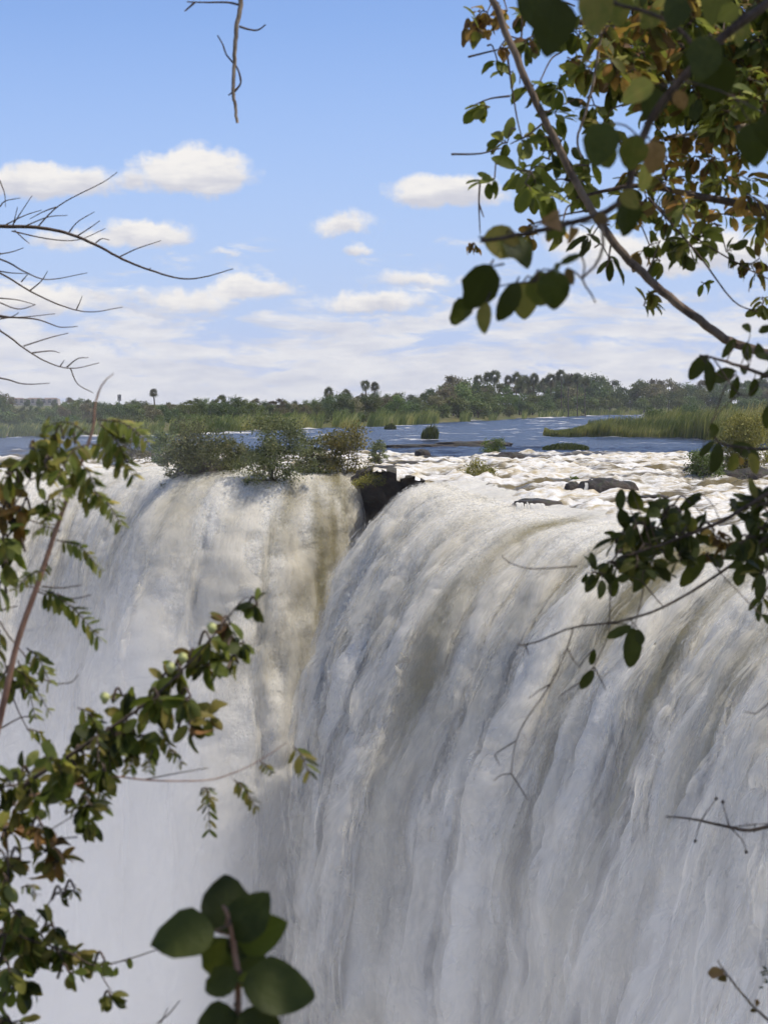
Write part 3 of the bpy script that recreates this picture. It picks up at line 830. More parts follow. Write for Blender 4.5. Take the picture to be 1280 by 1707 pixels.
def island():
    rs = np.random.RandomState(51)
    def dep(px): return CAM_Z * F / (np.interp(px, [a[0] for a in ISL_F], [a[1] for a in ISL_F]) - 672)
    az = np.linspace(905, 1700, 120); t = np.linspace(0, 1, 22)
    PX, Tt = np.meshgrid(az, t, indexing='ij'); wd = 6 + 190 * sst(905, 1250, PX)
    Yg = dep(PX) + Tt * wd; X = (PX - 640) / F * Yg
    Z = -.5 + 1.3 * sst(0, .12, Tt) * sst(905, 960, PX) * (1 - sst(.86, 1, Tt)) + .3 * fbm(X / 8, Yg / 8, 2, 52)
    tag(add('reed_island', np_mesh('reed_island', np.stack([X, Yg, Z], -1).reshape(-1, 3), grid_faces(120, 22)), M_LAND), 'low green island in the river above the rapids', kind='structure')
    n = 36000; px = 905 + 560 * rs.rand(n) ** 1.0; tt = rs.rand(n) ** 1.5; w = 6 + 190 * sst(905, 1250, px)
    y = dep(px) + (.01 + .85 * tt) * w; x = (px - 640) / F * y
    h = (1.0 + 1.0 * sst(910, 1010, px) + .9 * sst(1020, 1130, px)) * np.clip(1 + 1.1 * fbm(x / 6, y / 12, 3, 53), .35, 1.8)
    zb = .25 * np.ones(n) - .3
    tag(blades('island_reeds', np.stack([x, y, zb], 1), h, rs, M_REED, '', .14, .30), 'thick reeds and grass covering the island', kind='stuff')
    for k, (p, b, hh, wr, lab) in enumerate([(1092, 716, 3.6, 1.1, 'small dark green bush among the island reeds'), (1148, 700, 4.4, 1.3, 'rounded green bush far back on the reed island'),
                                        (1040, 724, 2.0, 1.8, 'low leafy bush at the water edge of the island'), (1215, 712, 4.6, 1.2, 'yellowish green bush rising from the island reeds'),
                                        (1265, 700, 5.4, 1.1, 'tall olive bush at the wide end of the island')]):
        g = G(p, b, .3); place_tree('island_bush', 'shrub', k % 3, g.x, g.y, hh * 1.3, hh * wr, M_BUSH if k > 2 else M_MIDTREE, lab, 'bush', 'bushes on the reed island', rs, z=.1)
island()

# ------------------------------------------------------------------ rocks in the rapids
import bmesh
def rock(px, py, wpx, hpx, label, seed, z=-.3, deep=.8, d=None, sink=.45, cat='rock', smooth=True):
    g = G(px, py, z) if d is None else P(px, py, d)
    sc = g.y / F; w = wpx * sc; h = hpx * sc
    bm = bmesh.new(); bmesh.ops.create_icosphere(bm, subdivisions=4, radius=1)
    co = np.array([v.co[:] for v in bm.verts]); bm.verts.ensure_lookup_table()
    r = 1 + .28 * fbm(co[:, 0] * 1.3 + seed, co[:, 1] * 1.3 + co[:, 2] * .8, 3, seed) + .09 * np.round(3 * perlin(co[:, 2] * 2.2 + seed, co[:, 0] * 1.6 + co[:, 1], seed + 1)) / 3 \
        + .07 * fbm(co[:, 0] * 4 + co[:, 2] * 3, co[:, 1] * 4, 3, seed + 2)
    r = r + .13 * (np.abs(((co[:, 0] * 1.7 + co[:, 1] * .9 + co[:, 2] * .6 + seed) % 1) - .5) * 2 - .5)
    co = co * r[:, None]; co[:, 2] = np.where(co[:, 2] > .55, .55 + (co[:, 2] - .55) * .45, co[:, 2])
    co *= [w * .5, w * .5 * deep, h * 1.25]
    for v, c in zip(bm.verts, co): v.co = c
    me = bpy.data.meshes.new('boulder'); bm.to_mesh(me); bm.free()
    me.polygons.foreach_set('use_smooth', np.ones(len(me.polygons), bool))
    o = add('boulder', me, M_ROCK); o.location = (g.x, g.y + w * .25 * deep, g.z + h * (.45 - sink)); o.rotation_euler.z = random.uniform(-.3, .3)
    tag(o, label, cat, 'dark rocks in the rapids')
    return o
rock(645, 806, 120, 34, 'large dark boulder capping the gap between the two curtains', 1, -.6, .7, 161.5, sink=.5)
rock(622, 862, 60, 46, 'dark wet rock pillar in the gap below the capping boulder', 19, -.6, .8, 163.5, sink=.45)
rock(682, 790, 66, 22, 'low brown boulder beside the capping boulder', 2, -.4)
rock(722, 778, 72, 18, 'flat reddish brown rock at the head of the near curtain', 3, -.4)
rock(704, 764, 26, 16, 'small brown knob of rock above the flat reddish rock', 14, -.2)
rock(852, 778, 64, 26, 'dark rock with a dead stump in mid rapids', 4, -.4)
rock(905, 786, 46, 13, 'low dark rock just downstream of the stump rock', 5, -.5)
rock(893, 850, 92, 22, 'smooth wet rock with a thin veil of water running off', 6, -1.5, .7, sink=.55)
rock(1012, 826, 100, 30, 'broad ledge rock with small white cascades', 7, -.9, .6)
rock(955, 824, 32, 22, 'small moss green rock standing next to the cascade ledge', 8, -.9)
rock(1176, 808, 84, 34, 'dark rock under the leaning bush by the right bank', 9, -.8)
rock(1252, 812, 110, 34, 'long dark rock at the foot of the yellow bush', 10, -.8)
rock(700, 747, 110, 7, 'thin flat shelf of rock in the blue water', 11, -.05, .35)
rock(790, 744, 130, 9, 'long ragged shelf of rock in the blue water', 12, -.05, .3)
rock(338, 806, 104, 44, 'shadowed boulder under the drooping bush on the far ledge', 13, -.6, .8, 163)
rock(430, 822, 34, 30, 'dark split rock dividing the far curtain', 15, -.6, .8, 159)
rock(225, 766, 74, 16, 'low hazy rock at the edge of the left falls', 16, -.4)
rock(560, 795, 70, 22, 'rounded rock under the last bush of the ledge', 17, -.5, .8, 166)
rock(764, 790, 44, 12, 'wet ledge beside the yellow green bush at the crest', 20, -.5)
rock(928, 790, 60, 10, 'low broken ledge upstream of the mossy rock', 21, -.4, .5)
rock(1074, 790, 54, 12, 'dark ledge upstream of the cascade rock', 22, -.5, .5)
rock(1090, 838, 60, 14, 'half drowned ledge downstream of the cascade rock', 23, -1.2, .5)
rock(805, 772, 40, 11, 'small brown ledge between the flat reddish rock and the stump', 24, -.3, .5)
rock(1010, 772, 70, 8, 'thin ledge at the head of the white water', 25, -.3, .4)
rock(1135, 776, 40, 10, 'small dark rock breaking the white water', 18, -.6)

def cascade(px0, px1, py0, py1, z, n, label, seed):
    """thin ribbons of white water running off a ledge"""
    rs = np.random.RandomState(seed); g = G((px0 + px1) / 2, py1, z); sc = g.y / F; m = MB()
    v = []; f = []; fo = []
    for i in range(n):
        x = ((px0 + (px1 - px0) * (i + rs.rand()) / n) - 640) / F * g.y; w = rs.uniform(.06, .26); h = (py1 - py0) * sc * rs.uniform(.9, 1.1); k = len(v)
        for j in range(7):
            t = j / 6; o = -.55 * t ** .6 + rs.normal(0, .02); q = (x + rs.normal(0, .02), g.y + .75 + o * 1.3, g.z - .25 + h * (1 - t * t) + .05)
            v += [(q[0] - w * (.5 + .4 * t), q[1], q[2]), (q[0], q[1] - .07, q[2] + .02), (q[0] + w * (.5 + .4 * t), q[1], q[2])]; fo += [.9] * 3
            if j: a = k + (j - 1) * 3; f += [(a, a + 1, a + 4, a + 3), (a + 1, a + 2, a + 5, a + 4)]
    tag(add('cascade', np_mesh('cascade', v, np.array(f), {'foam': fo, 'thin': [0] * len(fo)}), M_FOAM), label, kind='structure')
cascade(978, 1040, 796, 826, -.9, 16, 'thin white cascades over the ledge rock', 5)
cascade(858, 905, 834, 852, -1.5, 9, 'thin veil of water over the smooth rock', 6)

# ------------------------------------------------------------------ bushes on the lip and in the rapids
def bush(name, px, py, wpx, hpx, label, seed, m, d, blobs=None, leaf=.16, n=3200, group='bushes along the lip of the falls', cat='bush', nb=26):
    rs = np.random.RandomState(seed); sc = d / F; w = wpx * sc * 1.2; h = hpx * sc
    base = P(px, py, d); root = empty(name, base)
    B = []
    for i in range(nb):
        a = rs.rand() * 6.283; t = rs.rand(); rad = .42 * w * math.sqrt(rs.rand()) * (1 - .45 * t)
        r = rs.uniform(.13, .22) * w
        B.append(((rad * math.cos(a), .75 * rad * math.sin(a), h * (.04 + .84 * t)), (r, r, r * .62)))
    for (bx, by, br) in (blobs or []):
        for j in range(5):
            r = br * sc * rs.uniform(.35, .6)
            B.append((((bx - px) * sc + rs.normal(0, br * sc * .4), rs.normal(0, br * sc * .5) - .3, (py - by) * sc + rs.normal(0, br * sc * .4)), (r, r, r * .7)))
    p, pk = clump_points(int(n * 1.9), B, rs, .5)
    add('foliage', leaf_mesh('foliage', p, pk, leaf, rs, .65), m, root)
    mb = MB(); k = 5
    for i in range(16):
        c = np.array(B[rs.randint(len(B))][0]); s = np.array([rs.normal(0, .12 * w * .5), rs.normal(0, .1), -.25])
        mb.tube(curve([s, (s + c) * .5 + [rs.normal(0, .1), 0, .12], c], 7), [.045, .03, .012], 5)
    add('stems', mb.mesh('stems'), M_BARK, root)
    tag(root, label, cat, group)
    return root
bush('ledge_bush', 330, 782, 138, 92, 'drooping bush hanging its branches over the far curtain', 61, M_BUSH, 162, [(285, 800, 22), (278, 785, 20), (298, 820, 18), (284, 828, 14), (290, 760, 20)], n=6000)
bush('ledge_bush', 455, 796, 128, 106, 'dense round bush over the dark split rock', 62, M_BUSH, 158, [(420, 800, 16), (395, 775, 16), (520, 775, 18)], n=5600)
bush('ledge_bush', 572, 792, 92, 96, 'open yellowish bush at the end of the ledge', 63, M_YBUSH, 163, [(545, 772, 14), (610, 798, 12)], n=3600)
bush('ledge_bush', 392, 782, 60, 58, 'low olive bush filling the space beside the drooping bush', 72, M_BUSH, 164, n=1800)
bush('ledge_bush', 516, 790, 66, 66, 'low olive bush joining the round bush and the yellowish bush', 73, M_BUSH, 162, n=2000)
bush('ledge_bush', 272, 772, 60, 54, 'thin outer bush at the mist side of the drooping bush', 74, M_BUSH, 172, n=1500)
bush('ledge_bush', 632, 772, 34, 42, 'small upright bush behind the capping boulder', 64, M_BUSH, 169, n=900, leaf=.13)
bush('ledge_bush', 616, 806, 58, 18, 'sprawling tan bush clinging to the capping boulder', 65, M_YBUSH, 160.5, n=800, leaf=.13)
bush('rapids_bush', 798, 805, 64, 44, 'leafy yellow green bush rooted at the crest of the near curtain', 66, M_YBUSH, 158, n=1300, leaf=.14)
bush('rapids_bush', 820, 756, 48, 24, 'bright green bush on the shelf above the rapids', 67, M_GRASS, 219, n=1000, leaf=.16)
bush('ledge_bush', 212, 768, 92, 60, 'pale hazy bush beside the left falls', 68, M_DRYTREE, 190, n=2200)
bush('bank_bush', 1246, 800, 130, 128, 'large yellowing bush on the right bank', 69, M_YBUSH, 158, n=6500)
bush('bank_bush', 1172, 806, 74, 56, 'dark leaning bush beside the yellowing bush', 70, M_MIDTREE, 152, n=1800)
bush('rapids_bush', 956, 806, 20, 12, 'tiny green shrub on the mossy rock', 71, M_GRASS, 150, n=260, leaf=.12)
def tuft(px, py, wpx, hpx, label, seed, n):
    rs = np.random.RandomState(seed); g = G(px, py, 0); sc = g.y / F
    a = rs.rand(n) * 6.283; r = np.sqrt(rs.rand(n)) * wpx * sc * .5
    root = empty('grass_tuft', (g.x, g.y, -.15))
    o = blades('grass_blades', np.stack([r * np.cos(a), .5 * r * np.sin(a), 0 * a], 1), hpx * sc * (1 - .5 * (r / (wpx * sc * .5)) ** 2), rs, M_GRASS, '', .13, .25, root)
    m = MB(); m.tube([(-.4 * wpx * sc, 0, -.15), (0, 0, .05), (.4 * wpx * sc, 0, -.15)], [.15, .5, .15], 7); add('root_mat', m.mesh('root_mat'), M_LAND, root)
    tag(root, label, 'grass', 'grass clumps in the river')
tuft(715, 735, 30, 30, 'round tuft of grass standing in the blue river', 81, 520)
tuft(942, 749, 78, 13, 'flat green patch of grass at the head of the rapids', 82, 1600)
tuft(650, 716, 20, 12, 'small grass clump close to the bank reeds', 83, 400)

# dead stump on the stump rock
m = MB(); g = G(832, 772, -.3)
for pts in ([(0, 0, -.4), (.05, 0, .3), (-.1, 0, .8)], [(.05, 0, .2), (.3, 0, .6)], [(0, 0, .3), (-.3, .1, .55)]): m.tube(curve(pts, 8), [.09, .06, .03], 6)
o = add('dead_stump', m.mesh('dead_stump'), M_BARK); o.location = g
tag(o, 'bare grey stump beside the dark rock in mid rapids', 'stump')
m = MB(); g = G(1138, 790, -.6)
m.tube(curve([(0, 0, -.3), (-.1, 0, .2), (-.45, 0, .55)], 8), [.09, .07, .03], 6); m.tube(curve([(.0, 0, .0), (.35, 0, .05)], 6), [.06, .03], 6)
o = add('driftwood', m.mesh('driftwood'), M_BARK); o.location = g
tag(o, 'dark snag of driftwood sticking out of the right rapids', 'driftwood')

# ------------------------------------------------------------------ far lodge and mast
def flat(c, rough=.8):
    def b(n, out):
        p = opos(n); q = n.noise(p, .6, 4, .6)
        n.link(bsdf(n, n.mix(n.map(q, .3, .7), tuple(x * .85 for x in c) + (1,), c + (1,)), rough), out.inputs[0])
    return b
M_WALL = mat('pale_plaster', flat((.52, .44, .38))); M_ROOF = mat('brown_thatch', flat((.20, .14, .10))); M_DARK = mat('dark_openings', flat((.05, .05, .05), .3)); M_MAST = mat('dark_steel', flat((.06, .065, .07), .5))
def lodge():
    d = 1900; x0, x1 = (14 - 640) / F * d, (98 - 640) / F * d; zt = P(0, 663, d).z; zb = float(land_z(x0, d)) - .5
    root = empty('lodge', ((x0 + x1) / 2, d, zb)); H = zt - zb; W = x1 - x0
    m = MB(); m.box((-W / 2, 0, 0), (W / 2, 14, H * .8)); add('wall', m.mesh('wall', False), M_WALL, root)
    for i in range(3):
        m = MB(); cx = -W / 2 + W * (i + .5) / 3; w = W / 6.2
        v = [(cx - w, -1, H * .802), (cx + w, -1, H * .802), (cx + w, 15, H * .802), (cx - w, 15, H * .802), (cx - w * .6, 4, H), (cx + w * .6, 4, H), (cx + w * .6, 10, H), (cx - w * .6, 10, H)]
        me = np_mesh('roof', v, np.array([(0, 1, 5, 4), (1, 2, 6, 5), (2, 3, 7, 6), (3, 0, 4, 7), (4, 5, 6, 7)]), smooth=False); add('roof', me, M_ROOF, root)
    for s in range(2):
        m = MB(); z = H * (.35 + .27 * s); m.box((-W / 2 - .3, -1.2, z), (W / 2 + .3, -.01, z + .25)); add('balcony', m.mesh('balcony', False), M_WALL, root)
        for i in range(9):
            m = MB(); cx = -W / 2 + W * (i + .5) / 9; m.box((cx - 1.2, -.06, z + .3), (cx + 1.2, -.012, z + 1.9)); add('window', m.mesh('window', False), M_DARK, root)
    tag(root, 'pale terraced lodge with brown roofs above the left bank', 'building')
    d = 1000; x = (200 - 640) / F * d; zb = float(land_z(x, d)); root = empty('mast', (x, d, zb)); h = P(0, 657, d).z - zb
    m = MB(); m.tube([(0, 0, -.5), (0, 0, h * .5), (0, 0, h)], [.22, .18, .12], 8); add('pole', m.mesh('pole'), M_MAST, root)
    for i in range(6):
        m = MB(); a = i * math.pi / 3; m.box((-.18, .55, h - 3.0), (.18, .8, h - .2)); o = add('antenna_panel', m.mesh('antenna_panel', False), M_MAST, root); o.rotation_euler.z = a
    m = MB(); m.tube([(0, 0, h - 1.8), (0, 0, h - 1.4)], [.75, .75], 12); add('head_ring', m.mesh('head_ring'), M_MAST, root)
    tag(root, 'slim dark mast with a thick head above the left bank trees', 'mast')
lodge()
# ------------------------------------------------------------------ the viewpoint ledge (behind and below the frame)
def ledge():
    az = np.linspace(-14, 14, 60); yy = np.concatenate([np.linspace(-20, 4.4, 60), np.linspace(4.5, 5.6, 12), np.linspace(5.7, 6.5, 12)])
    X, Yg = np.meshgrid(az, yy, indexing='ij')
    Z = 3.25 + .12 * fbm(X / 2, Yg / 2, 3, 700) - 95 * sst(5.2, 7.2, Yg) ** 2 - .35 * sst(3.2, 5.2, Yg)
    tag(add('viewpoint_ledge', np_mesh('viewpoint_ledge', np.stack([X, Yg, Z], -1).reshape(-1, 3), grid_faces(len(az), len(yy))), M_LAND), 'earth ledge at the viewpoint', kind='structure')
ledge()

# ------------------------------------------------------------------ leaves
def leaf_proto(name, wl, fold, curl, wide=.45, seg=6, notch=0.0, seed=0, blunt=.55):
    """leaf blade of unit length along +Y, 24 triangles, folded on the midrib and curled"""
    rs = np.random.RandomState(seed); V = []; Fc = []
    for i in range(seg + 1):
        t = .5 - .5 * math.cos(math.pi * i / seg)
        w = wl * .5 * (math.sin(math.pi * t ** (math.log(.5) / math.log(wide))) ** blunt if 0 < t < 1 else 0.02)
        wa = w * (1 + notch * rs.normal()); wb = w * (1 + notch * rs.normal())
        z = -curl * t * t; y = t * (1 - .25 * curl * t)
        V += [(-wa, y, z + fold * wa + .02 * rs.normal()), (0, y, z), (wb, y, z + fold * wb + .02 * rs.normal())]
    for i in range(seg):
        a = i * 3; Fc += [(a, a + 1, a + 4, a + 3), (a + 1, a + 2, a + 5, a + 4)]
    me = np_mesh(name, V, np.array(Fc)); return me, np.array(V), np.array(Fc)
LP = {'oval': [leaf_proto('leaf', .48, .35, .15 + .12 * k, .5, seed=k) for k in range(3)],
      'obovate': [leaf_proto('leaf', .56, .30, .10 + .15 * k, .58, seed=10 + k) for k in range(3)],
      'broad': [leaf_proto('leaf', .76, .22, .05 + .16 * k, .42, seg=8, notch=.05, blunt=.68, seed=20 + k) for k in range(3)],
      'long': [leaf_proto('leaf', .38, .22, .10 + .10 * k, .5, seed=30 + k) for k in range(3)],
      'leaflet': [leaf_proto('leaflet', .34, .15, .05 + .1 * k, .52, seg=4, seed=40 + k) for k in range(3)],
      'dry': [leaf_proto('leaf', .62, .75, .55 + .2 * k, .5, notch=.16, seed=50 + k) for k in range(3)]}
def leafmat(name, c, c2, trans=.38, rough=.55):
    def b(n, out):
        p = n.n('ShaderNodeTexCoord').outputs['Object']; r = n.n('ShaderNodeObjectInfo').outputs['Random']
        blot = n.noise(n.v('ADD', p, n.xyz(n.m('MULTIPLY', r, 40), r, r)), 3.2, 4, .6)
        x, y, z = n.sep(p)
        vein = n.map(n.m('ABSOLUTE', x), .0, .03, 1, 0)
        col = n.mix(n.map(n.m('ADD', blot, n.m('MULTIPLY', n.m('SUBTRACT', r, .5), .35)), .42, .66), c + (1,), c2 + (1,))
        col = n.mix(n.m('MULTIPLY', vein, .35), col, tuple(min(1, q * 1.9) for q in c) + (1,))
        hsv = n.n('ShaderNodeHueSaturation'); n.link(col, hsv.inputs['Color']); n.link(n.m('MULTIPLY_ADD', r, .7, .65), hsv.inputs['Value'])
        d = bsdf(n, hsv.outputs[0], rough, n.bump(blot, .25, .02), .18)
        t = n.n('ShaderNodeBsdfTranslucent'); n.link(n.mix(.35, hsv.outputs[0], (.35, .38, .04, 1)), t.inputs[0])
        n.link(mixsh(n, trans, d, t.outputs[0]), out.inputs[0])
    return mat(name, b)
LM = {'d': leafmat('leaf_dark', (.024, .032, .007), (.042, .050, .011), .25),
      'g': leafmat('leaf_green', (.082, .110, .018), (.130, .150, .028), .50),
      'l': leafmat('leaf_light', (.18, .205, .050), (.28, .28, .085), .50),
      'o': leafmat('leaf_olive', (.105, .105, .024), (.17, .135, .034), .45),
      'y': leafmat('leaf_yellow', (.34, .32, .07), (.42, .33, .08), .5),
      'r': leafmat('leaf_orange', (.36, .17, .045), (.46, .27, .07), .45),
      'b': leafmat('leaf_brown', (.17, .085, .035), (.27, .14, .060), .3, .6)}
M_TWIG = mat('twig_bark', m_bark((.055, .038, .028), (.13, .095, .07), 60))
M_PALETWIG = mat('pale_twig_bark', m_bark((.13, .095, .07), (.42, .33, .24), 55))
M_REDSTEM = mat('reddish_stem', m_bark((.26, .13, .085), (.40, .24, .16), 45))
M_BRANCH = mat('branch_bark', m_bark((.085, .062, .048), (.27, .20, .145), 22))
M_BUD = mat('pale_bud', flat((.55, .55, .22), .6))

class Plant:
    def __init__(s, name, label, cat, base, seed, single=300):
        s.root = empty(name, base); tag(s.root, label, cat); s.base = Vector(base)
        s.rs = np.random.RandomState(seed); s.leaves = []; s.twigs = {}; s.single = single; s.wood = []
    def branch(s, pts, r0, r1, m=None, name='branch', sides=8, n=28):
        q = curve(pts, n) - np.array(s.base[:])
        s.wood.append(q[len(q) // 4:].copy())
        q[1:-1] += s.rs.normal(0, r1 * .18, (len(q) - 2, 3))
        mb = MB(); mb.tube(q, [r0, (r0 + r1) / 2, r1], sides); o = add(name, mb.mesh(name), m or M_TWIG, s.root)
        if name != 'trunk' and (s.last is None or name != 'branch' or len(pts) > 8): s.last = o
        return o
    def twig(s, pts, r0, r1, m=None, n=8):
        q = curve(pts, n) - np.array(s.base[:]); s.wood.append(q); mb = MB(); mb.tube(q, [r0, r1], 6); add('twig', mb.mesh('twig'), m or M_TWIG, s.last or s.root)
    last = None
    def fine(s, pts, r0, r1, m=None, n=8):
        m = m or M_TWIG; mb = s.twigs.setdefault(m.name, (m, MB()))[1]
        mb.tube(curve(pts, n) - np.array(s.base[:]), [r0, r1], 5)
    def leaf(s, pos, dirv, nrm, length, kind, mk, name='leaf'):
        y = Vector(dirv).normalized(); x = y.cross(Vector(nrm)); x = x.normalized() if x.length > 1e-4 else y.orthogonal().normalized()
        z = x.cross(y)
        pr = LP[kind][s.rs.randint(3)]
        M = Matrix(((x[0], y[0], z[0], pos[0] - s.base[0]), (x[1], y[1], z[1], pos[1] - s.base[1]), (x[2], y[2], z[2], pos[2] - s.base[2]), (0, 0, 0, 1))) @ Matrix.Diagonal((length, length, length, 1))
        u = 640 + F * pos[0] / max(.5, pos[1]); s.leaves.append((length / max(.5, pos[1]) * (1 if -15 < u < 1295 else .05), pr, M, mk, name))
    def spray_of_leaves(s, start, end, n, lpx, kinds, mats, droop=.5, r=.0022, m=None, both=True, wob=.35):
        """a twig from start to end (3-D) with n leaves set alternately; lpx = leaf length in metres"""
        a, b = Vector(start), Vector(end); d = b - a; L = d.length + 1e-6
        side = Vector((s.rs.normal(), s.rs.normal(), s.rs.normal())) * L * .10
        mid = (a + b) * .5 + side + Vector((0, 0, .06 * L)); pts = curve([a, mid, b], 10)
        s.fine(pts, r, r * .5, m, 10)
        for i in range(n):
            t = (i + .6 + s.rs.uniform(-.3, .3)) / n; t = min(max(t, .05), 1)
            q = Vector(pts[min(int(t * (len(pts) - 1)), len(pts) - 1)]); tang = d.normalized()
            sd = tang.cross(Vector((0, -1, 0))); sd = sd.normalized() if sd.length > .05 else Vector((1, 0, 0))
            sg = 1 if i % 2 else -1
            dv = tang * s.rs.uniform(.2, .7) + sd * sg * s.rs.uniform(.5, 1.0) + Vector((0, 0, -droop)) + Vector(s.rs.normal(0, wob, 3))
            nr = Vector((s.rs.normal(0, .6), -.45 + s.rs.normal(0, .6), .8 + s.rs.normal(0, .4)))
            ln = lpx * s.rs.uniform(.7, 1.2)
            s.fine([q, q + dv.normalized() * ln * .12], r * .5, r * .4, m, 3)
            s.leaf(q + dv.normalized() * ln * .10, dv, nr, ln, kinds[s.rs.randint(len(kinds))], mats[s.rs.randint(len(mats))])
    def petiole(s, A, v, r=.0013):
        w = np.vstack(s.wood) + np.array(s.base[:]); k = np.argmin(((w - np.array(A[:])) ** 2).sum(1)); B = Vector(w[k])
        s.fine([B, (A + B) * .5 - v * .12, A], r * 1.2, r, None, 7)
    dens = 1.0; big = 1.0
    def cluster(s, px, py, rpx, n, d, lpx, kinds, mats, attach=None, droop=.55, spread=.25):
        n = max(2, round(n * s.dens)); lpx = lpx * s.big
        sc = d / F; c = P(px, py, d + s.rs.normal(0, spread))
        if attach is not None:
            a = P(attach[0], attach[1], attach[2] if len(attach) > 2 else d); s.fine(curve([a, (a + c) * .5 + Vector((0, 0, .02)), c], 8), .0030, .002, None, 8)
        k = max(1, round(n / 6))
        for i in range(k):
            th = s.rs.rand() * 6.283; rr = rpx * s.rs.uniform(.55, 1.0)
            e = P(px + rr * math.cos(th), py + rr * .8 * math.sin(th) + rr * .2, c.y + s.rs.normal(0, rpx * sc * .5))
            s.spray_of_leaves(c, e, max(2, round(n / k)), lpx * sc, kinds, mats, droop)
    def pinnate(s, a, b, pairs, lpx, d, mats, kind='leaflet', droop=.5, m=None):
        lpx = lpx * s.big
        """compound leaf: thin rachis from pixel a to pixel b with leaflets in pairs"""
        sc = d / F; A = P(a[0], a[1], d); B = P(b[0], b[1], d + s.rs.normal(0, .05)); L = (B - A).length
        mid = (A + B) * .5 + Vector((0, s.rs.normal(0, .02), .14 * L)); pts = curve([A, mid, B], 14); s.fine(pts, .0017, .0009, m or M_TWIG, 14)
        tang = (B - A).normalized(); sd = tang.cross(Vector((0, -.8, .6))).normalized()
        for i in range(pairs):
            t = .12 + .88 * (i + .5) / pairs; q = Vector(pts[min(int(t * (len(pts) - 1)), len(pts) - 1)])
            ln = lpx * sc * (1 - .45 * abs(t - .45)) * s.rs.uniform(.85, 1.1)
            for sg in (-1, 1):
                dv = sd * sg + tang * .45 + Vector((0, 0, -droop)) + Vector(s.rs.normal(0, .16, 3))
                s.leaf(q, dv, Vector((s.rs.normal(0, .4), -.6 + s.rs.normal(0, .4), .8)), ln, kind, mats[s.rs.randint(len(mats))], 'leaflet')
    def finish(s):
        for m, mb in s.twigs.values():
            tag(add('fine_twigs', mb.mesh('fine_twigs'), m, s.root), kind='stuff')
        s.leaves.sort(key=lambda q: -q[0])
        for _, pr, M, mk, nm in s.leaves[:s.single]:
            me = pr[0]
            if not me.materials: me.materials.append(LM['g'])
            o = bpy.data.objects.new(nm, me); COL.objects.link(o); o.parent = s.root; o.matrix_local = M
            o.material_slots[0].link = 'OBJECT'; o.material_slots[0].material = LM[mk]
        rest = s.leaves[s.single:]
        for mk in sorted({q[3] for q in rest}):
            V = []; Fc = []; k = 0
            for _, pr, M, m2, nm in rest:
                if m2 != mk: continue
                A = np.array(M); V.append(pr[1] @ A[:3, :3].T + A[:3, 3]); Fc.append(pr[2] + k); k += len(pr[1])
            o = add('massed_leaves', np_mesh('massed_leaves', np.vstack(V), np.vstack(Fc)), LM[mk], s.root); tag(o, kind='stuff')

def pts(d, *pp):                # pixel polyline at one distance (or its own third value)
    return [P(p[0], p[1], p[2] if len(p) > 2 else d) for p in pp]

# ------------------------------------------------------------------ tall tree on the right: long arching branch and leafy canopy
D0 = 6.4
T = Plant('canopy_tree', 'leafy tree with a long bare arching branch and yellowing leaves', 'tree', (2.6, 4.2, 3.1), 101)
T.dens = 1.35; T.big = 1.0
T.branch([(2.6, 4.2, 3.0), (2.62, 4.3, 4.2), (2.45, 4.6, 5.4), (2.3, 4.9, 6.6), (2.2, 5.2, 8.0)], .10, .05, M_BRANCH, 'trunk', 10)
T.branch([Vector((2.42, 4.65, 5.5))] + pts(D0, (1480, 640, 5.6), (1330, 604, 6.1), (1240, 578), (1200, 560), (1140, 515), (1080, 465), (1030, 412), (985, 350), (945, 275), (905, 195), (860, 95), (822, 0), (800, -60), (770, -160)), .0145, .0095, M_BRANCH, 'branch', 9, 70)
T.branch([Vector((2.3, 4.9, 6.6))] + pts(6.8, (1420, 60), (1300, 90), (1180, 90), (1060, 60), (940, 30)), .03, .008, M_TWIG, 'branch', 7)
T.branch([Vector((2.3, 4.9, 6.4))] + pts(6.7, (1420, 250), (1280, 214), (1200, 218), (1120, 228)), .02, .004, M_PALETWIG, 'branch', 7)
T.branch([Vector((2.35, 4.8, 6.2))] + pts(6.6, (1420, 360), (1290, 350), (1180, 330), (1060, 310), (960, 330)), .022, .004, M_TWIG, 'branch', 7)
T.branch(pts(6.4, (1010, -40), (1000, 60), (992, 120), (975, 190), (962, 230), (968, 262)), .006, .003, M_PALETWIG, 'branch', 6)
for q in ([(845, 90), (852, 140), (862, 200), (870, 230)], [(850, 160), (815, 165), (780, 180)], [(752, 257), (800, 256), (838, 246)], [(905, 205), (880, 225), (850, 240)], [(985, 350), (940, 358), (880, 375)],
          [(1080, 330), (1160, 420), (1220, 500), (1262, 520)], [(1080, 330), (1150, 390), (1230, 440), (1290, 470)], [(800, 300), (798, 340), (800, 390)], [(798, 340), (806, 362)], [(1075, 462), (1085, 440), (1100, 400)],
          [(905, 190), (930, 178), (960, 165)], [(1020, 395), (1012, 440), (1008, 445)], [(870, 20), (868, 90), (866, 140)], [(780, 95), (820, 85), (850, 78)]):
    T.twig(pts(D0 + T.rs.normal(0, .1), *q), .0034, .0016, None, 14)
_b = [((T.rs.uniform(-1.35, .1), T.rs.uniform(-2.3, -1.05), T.rs.uniform(4.0, 5.2)), (.42, .42, .3)) for _ in range(13)] + [((T.rs.uniform(-.6, .5), T.rs.uniform(-.4, 1.0), T.rs.uniform(4.2, 5.2)), (.45, .45, .3)) for _ in range(7)]  # crown leaves out of view, added to shade the sapling and near branch
_p, _k = clump_points(5200, _b, T.rs, .5)
tag(add('unseen_shade_crown', leaf_mesh('unseen_shade_crown', _p, _k, .085, T.rs, .55), M_MIDTREE, T.root), kind='stuff')
